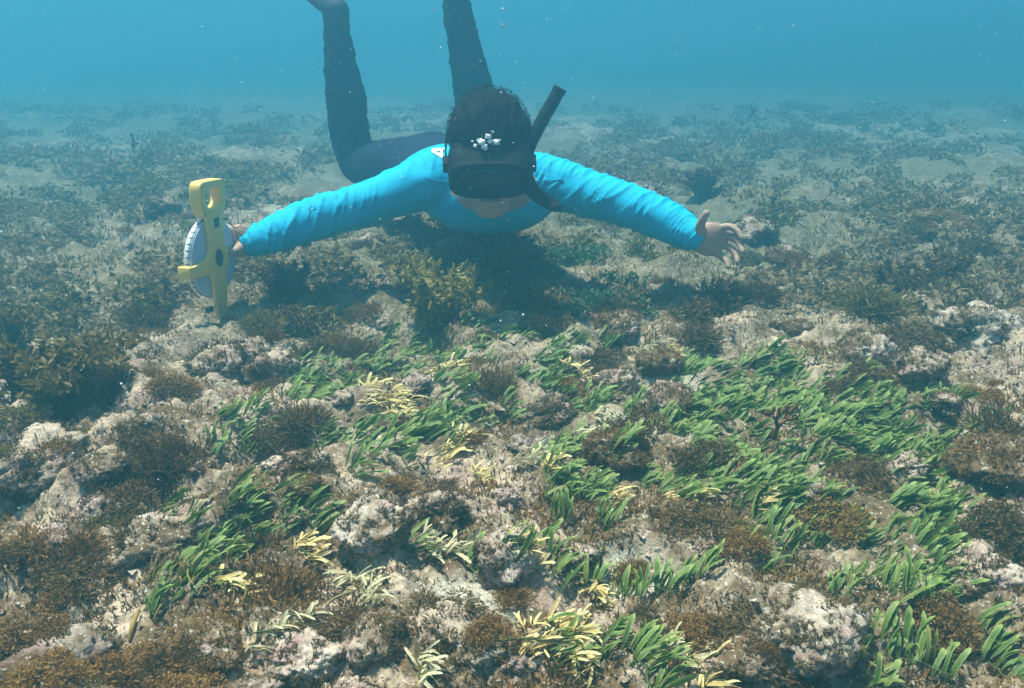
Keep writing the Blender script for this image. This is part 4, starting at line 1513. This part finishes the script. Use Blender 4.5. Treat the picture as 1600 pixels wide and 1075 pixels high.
# hair: a cap of wet locks
hm = MB()
hm.ell(HT(0, -0.022, 0.040), (0.086 * HS, 0.104 * HS, 0.092 * HS), 96, 64)
hm.ell(HT(0, -0.050, 0.000), (0.082 * HS, 0.080 * HS, 0.080 * HS), 64, 48)
hair_me = hm.remesh('hair', 0.0036, 3, .5)
co = get_co(hair_me); no = get_no(hair_me)
inv = np.array(HM.inverted())
loc = (np.c_[co, np.ones(len(co))] @ inv.T)[:, :3]
ang = np.arctan2(loc[:, 0], loc[:, 2] + .02)
lock = pn(ang * 9, loc[:, 1] * 14, loc[:, 2] * 10) + .6 * pn(ang * 22, loc[:, 1] * 24, loc[:, 2] * 20)
set_co(hair_me, co + no * (0.006 * lock)[:, None])
hair = body_part('hair', hair_me, M_hair)
# loose strands
rg = random.Random(4)
V, F = [], []
for _ in range(900):
    th = rg.uniform(0, 6.28); u = rg.uniform(-.15, 1)
    ca = math.sqrt(max(0, 1 - u * u))
    nrm = Vector((ca * math.cos(th), ca * math.sin(th) * 1.0, u))
    base = Vector((nrm.x * .086, -.022 + nrm.y * .104, .040 + nrm.z * .092))
    if base.y > 0.062:
        continue
    tn = Vector((rg.gauss(0, .4), rg.gauss(.25, .5), rg.gauss(0.1, .4))); tn = (tn - nrm * tn.dot(nrm)).normalized()
    l = rg.uniform(.010, .022)
    sd = nrm.cross(tn) * .0009
    p1 = base + nrm * .004; p2 = p1 + tn * l * .5 + nrm * l * .25; p3 = p1 + tn * l + nrm * l * rg.uniform(.0, .25)
    b = len(V)
    for q in (p1 - sd, p1 + sd, p2 + sd, p2 - sd, p3):
        V.append(tuple(hp(*q)))
    F += [(b, b + 1, b + 2, b + 3), (b + 3, b + 2, b + 4)]
body_part('loose_hair', mesh_np('loose_hair', V, F, False), M_hair, hair)

# diving mask
mask = bpy.data.objects.new('diving_mask', None)
mask.empty_display_size = 0.05
col.objects.link(mask)
mask.matrix_world = HM
tag(mask, 'black diving mask with dark glass worn over the swimmer\'s face', 'diving mask')


def rrect(w, h, y, n=40, p=3.2, notch=0.0):
    out = []
    for i in range(n):
        a = 2 * math.pi * i / n
        c, s = math.cos(a), math.sin(a)
        x = w * math.copysign(abs(c) ** (2 / p), c); z = h * math.copysign(abs(s) ** (2 / p), s)
        if notch and z < 0:
            z += notch * math.exp(-(x / .022) ** 2)
        out.append((x * HS, y * HS, z * HS))
    return out


def loft(loops, name, close_last=True, close_first=False):
    V, F = [], []
    n = len(loops[0])
    for lp in loops:
        V += lp
    for i in range(len(loops) - 1):
        for j in range(n):
            F.append((i * n + j, i * n + (j + 1) % n, (i + 1) * n + (j + 1) % n, (i + 1) * n + j))
    if close_last:
        F.append(tuple((len(loops) - 1) * n + j for j in range(n)))
    if close_first:
        F.append(tuple(j for j in range(n))[::-1])
    return mesh_np(name, V, F, True)


def shift(lp, z):
    return [(a, b, c + z * HS) for a, b, c in lp]


zc = 0.010
skirt = loft([shift(rrect(.088, .058, .030), zc), shift(rrect(.090, .059, .060), zc), shift(rrect(.086, .054, .088), zc), shift(rrect(.085, .047, .096), zc), shift(rrect(.086, .047, .103), zc), shift(rrect(.081, .043, .109), zc), shift(rrect(.074, .037, .109), zc), shift(rrect(.072, .035, .100), zc)], 'mask_frame', False)
obj('mask_frame', skirt, M_rubber, mask)
obj('lens', loft([shift(rrect(.0735, .0365, .098), zc), shift(rrect(.0735, .0365, .105), zc)], 'lens', True, True), M_lens, mask)
nosem = MB()
nosem.sweep([(0, .100 * HS, -.010 * HS), (0, .103 * HS, -.026 * HS), (0, .100 * HS, -.030 * HS)], [.011, .011, .009], 4, 14)
obj('nose_pocket', nosem.mesh('nose_pocket'), M_rubber, mask)
# strap round the back of the head
V, F = [], []
nseg = 60
for i in range(nseg + 1):
    a = R(-12) + (math.pi + R(24)) * i / nseg
    x, y = .094 * math.cos(a), -.012 - .122 * math.sin(a)
    zz = zc + .022 * math.sin(a)
    hw = .011 + .010 * max(0, math.sin(a)) ** 3
    for (k, z) in ((1.0, -hw), (1.0, hw), (1.035, hw), (1.035, -hw)):
        V.append((x * k * HS, y * k * HS, (zz + z) * HS))
for i in range(nseg):
    for j in range(4):
        F.append((i * 4 + j, i * 4 + (j + 1) % 4, i * 4 + 4 + (j + 1) % 4, i * 4 + 4 + j))
obj('strap', mesh_np('strap', V, F, True), M_rubber, mask)
for s in (-1, 1):
    obj('buckle', MB().box(Matrix.Translation((s * .0935 * HS, .045 * HS, zc * HS)), .012, .030, .026).mesh('buckle', False), M_rubber, mask)
# trapped air above the mask; its white colour stands in for sun glints
rg = random.Random(21)
for (px, py, r) in ((763, 213, 4.5), (766, 221, 4.0), (752, 222, 5.5), (757, 229, 4.5), (776, 222, 4.6), (743, 228, 3.6), (759, 233, 2.2), (738, 221, 1.8), (747, 218, 2.0), (770, 206, 2.4), (781, 219, 2.0)):
    h = None
    d = ray(px, py).normalized()
    bvb = globals().get('_BVB')
    if bvb is None:
        bmall = bmesh.new()
        bmall.from_mesh(body_me); bmall.from_mesh(hair_me)
        bvb = _BVB = BVHTree.FromBMesh(bmall)
    hit = bvb.ray_cast(CAM - person.location, d)
    p = (hit[0] + person.location) if hit[0] is not None else P(px, py, 2.2)
    p = p - d * 0.002
    rad = r * p.y / FPX * 1.05
    bm = bmesh.new()
    bmesh.ops.create_icosphere(bm, subdivisions=3, radius=1.0)
    for v in bm.verts:
        q = v.co
        v.co = q * (1 + .28 * rg.random() * 0 + .25 * math.sin(q.x * 4 + r) * math.cos(q.z * 5 + px) + .15 * math.sin(q.y * 7 + py))
    me = bpy.data.meshes.new('glint_bubble'); bm.to_mesh(me); bm.free()
    me.transform(Matrix.Diagonal((rad, rad * .8, rad * .8, 1)))
    me.transform(Matrix.Translation(p)); me.transform(HM.inverted())
    me.polygons.foreach_set('use_smooth', np.ones(len(me.polygons), bool))
    obj('glint_bubble', me, M_glint_bubble, mask)

# snorkel
sp0 = P(821, 262, 2.30)
snorkel = bpy.data.objects.new('snorkel', None)
snorkel.empty_display_size = 0.05
col.objects.link(snorkel)
snorkel.location = sp0
tag(snorkel, 'black snorkel tube standing beside the swimmer\'s head', 'snorkel')
SI = Matrix.Translation(-sp0)


def snk(name, mb, mat=M_rubber):
    me = mb.mesh(name); me.transform(SI)
    return obj(name, me, mat, snorkel)


snk('tube', MB().sweep([P(874, 141, 2.33), P(850, 183, 2.32), P(832, 217, 2.31), P(823, 240, 2.30), P(821, 258, 2.295)], [.0150, .0152, .0155, .0158, .0160], 6, 24, None, False))
snk('bend', MB().sweep([P(821, 255, 2.295), P(822, 275, 2.285), P(831, 296, 2.275), P(848, 311, 2.265), P(868, 322, 2.26)], [.0165, .0168, .0170, .0165, .0135], 6, 24))
snk('top_rim', MB().sweep([P(876, 137, 2.33), P(872, 144, 2.33)], [.0158, .0158], 3, 24, None, False))
snk('clip', MB().box(Matrix.Translation(P(822, 248, 2.295)), .036, .030, .018))
mp = snk('mouthpiece', MB().sweep([P(862, 319, 2.262), P(871, 324, 2.258)], [(.012, .020), (.010, .024)], 4, 20, (0, 0, 1)))

# ------------------------------------------------------------------ measuring tape reel
M_yel = simple('yellow_plastic', (0.84, 0.56, 0.14), 0.5, 0.45, 60, 0.0006, 0.06)
M_tape = simple('white_tape', (0.74, 0.76, 0.78), 0.5, 0.4, 30, 0.0004, 0.06)
M_flange = simple('pale_flange', (0.48, 0.54, 0.68), 0.3, 0.5, 20, 0.0004, 0.08)
M_dark = simple('dark_plastic', (0.03, 0.04, 0.045), 0.4, 0.5)
M_ink = simple('tape_ink', (0.06, 0.06, 0.08), 0.7, 0.2)
reel = bpy.data.objects.new('measuring_tape_reel', None)
reel.empty_display_size = 0.1
col.objects.link(reel)
YAW = R(73)
hub = P(329, 402, 2.235)
reel.location = hub
reel.rotation_euler = Euler((0, R(1.5), YAW), 'XYZ')
tag(reel, 'yellow measuring tape reel with D handle, spike tip on the seabed', 'tape reel')


def extrude(loop, y0, y1, name, hole=None):
    """outline in x-z pushed from y0 to y1"""
    n = len(loop)
    V = [(x, y0, z) for x, z in loop] + [(x, y1, z) for x, z in loop]
    F = [(j, (j + 1) % n, n + (j + 1) % n, n + j) for j in range(n)]
    if hole is None:
        F += [tuple(range(n))[::-1], tuple(range(n, 2 * n))]
    else:
        b = len(V)
        V += [(x, y0, z) for x, z in hole] + [(x, y1, z) for x, z in hole]
        F += [(b + (j + 1) % n, b + j, b + n + j, b + n + (j + 1) % n) for j in range(n)]
        F += [((j + 1) % n, j, b + j, b + (j + 1) % n) for j in range(n)]
        F += [(n + j, n + (j + 1) % n, b + n + (j + 1) % n, b + n + j) for j in range(n)]
    me = mesh_np(name, V, F, False)
    return me


def bevel(o, w=.003, s=3):
    m = o.modifiers.new('bevel', 'BEVEL'); m.width = w; m.segments = s; m.limit_method = 'ANGLE'; m.angle_limit = R(35)
    for p in o.data.polygons:
        p.use_smooth = True
    return o


def superloop(cx, cz, w, h, n=40, p=5):
    out = []
    for i in range(n):
        a = 2 * math.pi * i / n
        c, s = math.cos(a), math.sin(a)
        out.append((cx + w * math.copysign(abs(c) ** (2 / p), c), cz + h * math.copysign(abs(s) ** (2 / p), s)))
    return out


# handle with its hand hole (front is -y)
outer = superloop(0, .137, .050, .042, 40, 6)
outer = [(x * (1 - .18 * max(0, (.125 - z) / .03)), z) for x, z in outer]
hole = []
for i in range(40):
    a = 2 * math.pi * i / 40
    c, s = math.cos(a), math.sin(a)
    pw = 5 if s > 0 else 2.2
    hole.append((.030 * math.copysign(abs(c) ** (2 / pw), c), .138 + (.022 if s > 0 else .024) * math.copysign(abs(s) ** (2 / pw), s)))
bevel(obj('handle', extrude(outer, -.0205, .010, 'handle', hole), M_yel, reel), .004)
plate = [(-.034, .100), (.034, .100), (.031, .060), (.030, .030), (.044, .012), (.046, -.006), (.034, -.026), (.029, -.070), (.018, -.142), (-.014, -.142), (-.026, -.070), (-.030, -.034), (-.100, -.030), (-.100, -.004), (-.044, .004), (-.031, .026), (-.031, .060)]
bevel(obj('frame_plate', extrude(plate, -.0215, -.0115, 'frame_plate'), M_yel, reel), .0025)
bevel(obj('rim_guard', MB().box(Matrix.Translation((-.1055, -.006, -.017)), .017, .032, .030).mesh('rim_guard', False), M_yel, reel), .003)
# coil of tape and its flange
def disc(r0, r1, y0, y1, name, n=72):
    V, F = [], []
    for (r, y) in ((r0, y0), (r1, y0), (r1, y1), (r0, y1)):
        for i in range(n):
            a = 2 * math.pi * i / n
            V.append((r * math.cos(a), y, r * math.sin(a)))
    for k in range(4):
        for i in range(n):
            F.append((k * n + i, k * n + (i + 1) % n, ((k + 1) % 4) * n + (i + 1) % n, ((k + 1) % 4) * n + i))
    return mesh_np(name, V, F, False)


coil = obj('tape_coil', disc(.03, .0925, -.0085, .0070, 'tape_coil'), M_tape, reel)
fl1 = obj('flange', disc(.012, .0895, -.0112, -.0087, 'flange'), M_flange, reel)
fl2 = obj('flange', disc(.012, .0895, .0072, .0092, 'flange'), M_flange, reel)
mb = MB()
for i in range(90):
    a = R(95) + R(170) * i / 90
    long_ = i % 5 == 0
    M = Matrix.Rotation(-a, 4, 'Y') @ Matrix.Translation((.0927, -.0008 - (.002 if long_ else .0045), 0))
    mb.box(M, .0006, .011 if long_ else .005, .0012 if not long_ else .0022)
obj('tape_mark', mb.mesh('tape_mark', False), M_ink, coil)
# winding lines on the side of the coil
hubc = disc(.0, .013, -.0262, -.0216, 'hub_cap', 40)
for v in hubc.vertices:
    v.co.z *= 1.55
bevel(obj('hub_cap', hubc, M_dark, reel), .0008, 2)
obj('frame_window', MB().box(Matrix.Translation((.002, -.0219, .082)), .018, .0014, .022).mesh('frame_window', False), M_dark, reel)  # dark panel put in for the window of the frame
for (x, z) in ((.041, .172), (-.038, .106), (.038, .108)):
    obj('rivet', MB().sweep([(x, -.0195, z), (x, -.0206, z)], [.0022, .0022], 1, 10, None, False).mesh('rivet', False), M_dark, reel)
obj('shaded_tape_end', MB().box(Matrix.Translation((-.026, -.004, -.118)), .020, .010, .012).mesh('shaded_tape_end', False), M_dark, reel)  # dark box imitates the shadow on the tape end

# ------------------------------------------------------------------ specks drifting in the water
M_snow = simple('sea_speck', (0.50, 0.52, 0.50), 0.6, 0.4)
rg = random.Random(99)
V, F = [], []
for i in range(2200):
    D = rg.uniform(0.45, 3.6)
    x = rg.uniform(-.62, .62) * D
    z = rg.uniform(0.12, 1.05)
    r = 0.00055 * rg.uniform(.35, 1.5) * (0.5 + 0.5 * D)
    if rg.random() < 0.03:
        r *= 2.2
    b = len(V)
    for q in ((1, 0, 0), (-1, 0, 0), (0, 1, 0), (0, -1, 0), (0, 0, 1), (0, 0, -1)):
        k = r * rg.uniform(.6, 1.4)
        V.append((x + q[0] * k, D + q[1] * k, z + q[2] * k))
    F += [(b + i0, b + i1, b + i2) for i0, i1, i2 in ((0, 2, 4), (2, 1, 4), (1, 3, 4), (3, 0, 4), (2, 0, 5), (1, 2, 5), (3, 1, 5), (0, 3, 5))]
o = struct(obj('floating_specks', mesh_np('floating_specks', V, F, False), M_snow), 'stuff')
tag(o, 'tiny white specks drifting in the blue water', 'specks')
for (px, py, D, r, lab) in ((786, 40, 2.0, .0032, 'white fleck of debris floating in the water above the swimmer\'s head'),
                            (689, 75, 2.1, .0026, 'pale fleck floating beside the raised right leg'),
                            (676, 15, 2.1, .0022, 'small pale fleck floating at the top between the legs')):
    bm = bmesh.new(); bmesh.ops.create_icosphere(bm, subdivisions=2, radius=1)
    for v in bm.verts:
        v.co *= rg.uniform(.6, 1.3)
    me = bpy.data.meshes.new('floating_fleck'); bm.to_mesh(me); bm.free()
    o = obj('floating_fleck', me, M_snow)
    o.location = P(px, py, D); o.scale = (r * .8, r * .6, r * 1.3)
    tag(o, lab, 'debris')

# ------------------------------------------------------------------ labels of the many: said by the nearest landmark
LANDMARKS = [(720, 970, 'the large knobbly rock'), (640, 830, 'the dark hollow'), (680, 470, 'the yellow olive bush'), (320, 480, 'the reel spike'),
             (1120, 390, 'the open hand'), (905, 555, 'the mottled stone'), (985, 690, 'the brown furry boulder'), (1340, 750, 'the sunken brown boulder'),
             (1203, 690, 'the red antler weed'), (1025, 550, 'the upper pale yellow tuft'), (600, 635, 'the left yellow band'), (715, 715, 'the middle yellow clump'),
             (60, 600, 'the big dark left bush'), (300, 890, 'the diagonal green row'), (160, 790, 'the pink knobbly rock'), (70, 1040, 'the mauve corner rock'),
             (1270, 980, 'the broad pale rock'), (1540, 860, 'the right edge mat'), (870, 1000, 'the bright yellow bottom seaweed'), (1070, 980, 'the brown hairy mop'),
             (430, 930, 'the wide rusty mat'), (765, 605, 'the dark brown cushion'), (370, 690, 'the dense left green tuft'), (1520, 520, 'the pale topped right rock'),
             (820, 740, 'the small whitish rock'), (270, 720, 'the brown left thicket'), (1350, 560, 'the pale grey boulder'), (1510, 690, 'the green bed tip'),
             (780, 430, 'the shade of the swimmer'), (1110, 1060, 'the bottom edge yellow seaweed'), (1085, 820, 'the dark brown heap'), (912, 860, 'the small rounded rock')]
ORD = ['', ', second closest to it', ', third closest to it', ', fourth closest to it', ', fifth closest to it', ', sixth closest to it', ', seventh closest to it', ', eighth closest to it', ', ninth closest to it'] + [', %s closest to it' % w for w in ('tenth', 'eleventh', 'twelfth', 'thirteenth', 'fourteenth', 'fifteenth', 'sixteenth', 'seventeenth', 'eighteenth', 'nineteenth', 'twentieth', 'twenty first', 'twenty second', 'twenty third', 'twenty fourth', 'twenty fifth', 'twenty sixth', 'twenty seventh', 'twenty eighth')]
KIND = [('bright green strap leaved', 'bright green clump'), ('green strap leaved', 'green leafy clump'), ('green seaweed tuft among', 'green leafy tuft'),
        ('small pale chalky', 'pale chalky rubble lump'), ('small grey brown', 'grey brown rubble lump'), ('small pinkish', 'pinkish rubble lump'), ('small dark turf', 'turf covered rubble lump'),
        ('small dark brown fine', 'dark brown hairy tuft'), ('small dark brown ribbon', 'dark brown ribbon tuft'), ('small rusty brown fine', 'rusty hairy tuft'),
        ('small rusty brown ribbon', 'rusty ribbon tuft'), ('small olive fine', 'olive hairy tuft'), ('small olive ribbon', 'olive ribbon leaved tuft')]
pools = {}
for o in list(col.objects):
    if o.parent is None and 'group' in o.keys():
        q = to_px(o.location)
        if not (-60 < q[0] < 1660 and 0 < q[1] < 1120):
            continue
        short = next((b for a, b in KIND if o['label'].startswith(a)), None)
        if short is None:
            continue
        d, lx, ly, nm = min((math.hypot(q[0] - l[0], (q[1] - l[1]) * 1.3), l[0], l[1], l[2]) for l in LANDMARKS)
        dx, dy = q[0] - lx, (q[1] - ly) * 1.3
        rel = ('right of' if dx > 0 else 'left of') if abs(dx) > abs(dy) else ('in front of' if dy > 0 else 'behind')
        pools.setdefault('%s %s %s' % (short, rel, nm), []).append((d, o))
for lab, items in pools.items():
    items.sort(key=lambda e: e[0])
    for k, (d, o) in enumerate(items):
        o['label'] = lab + (ORD[k] if k < len(ORD) else ', far from it')
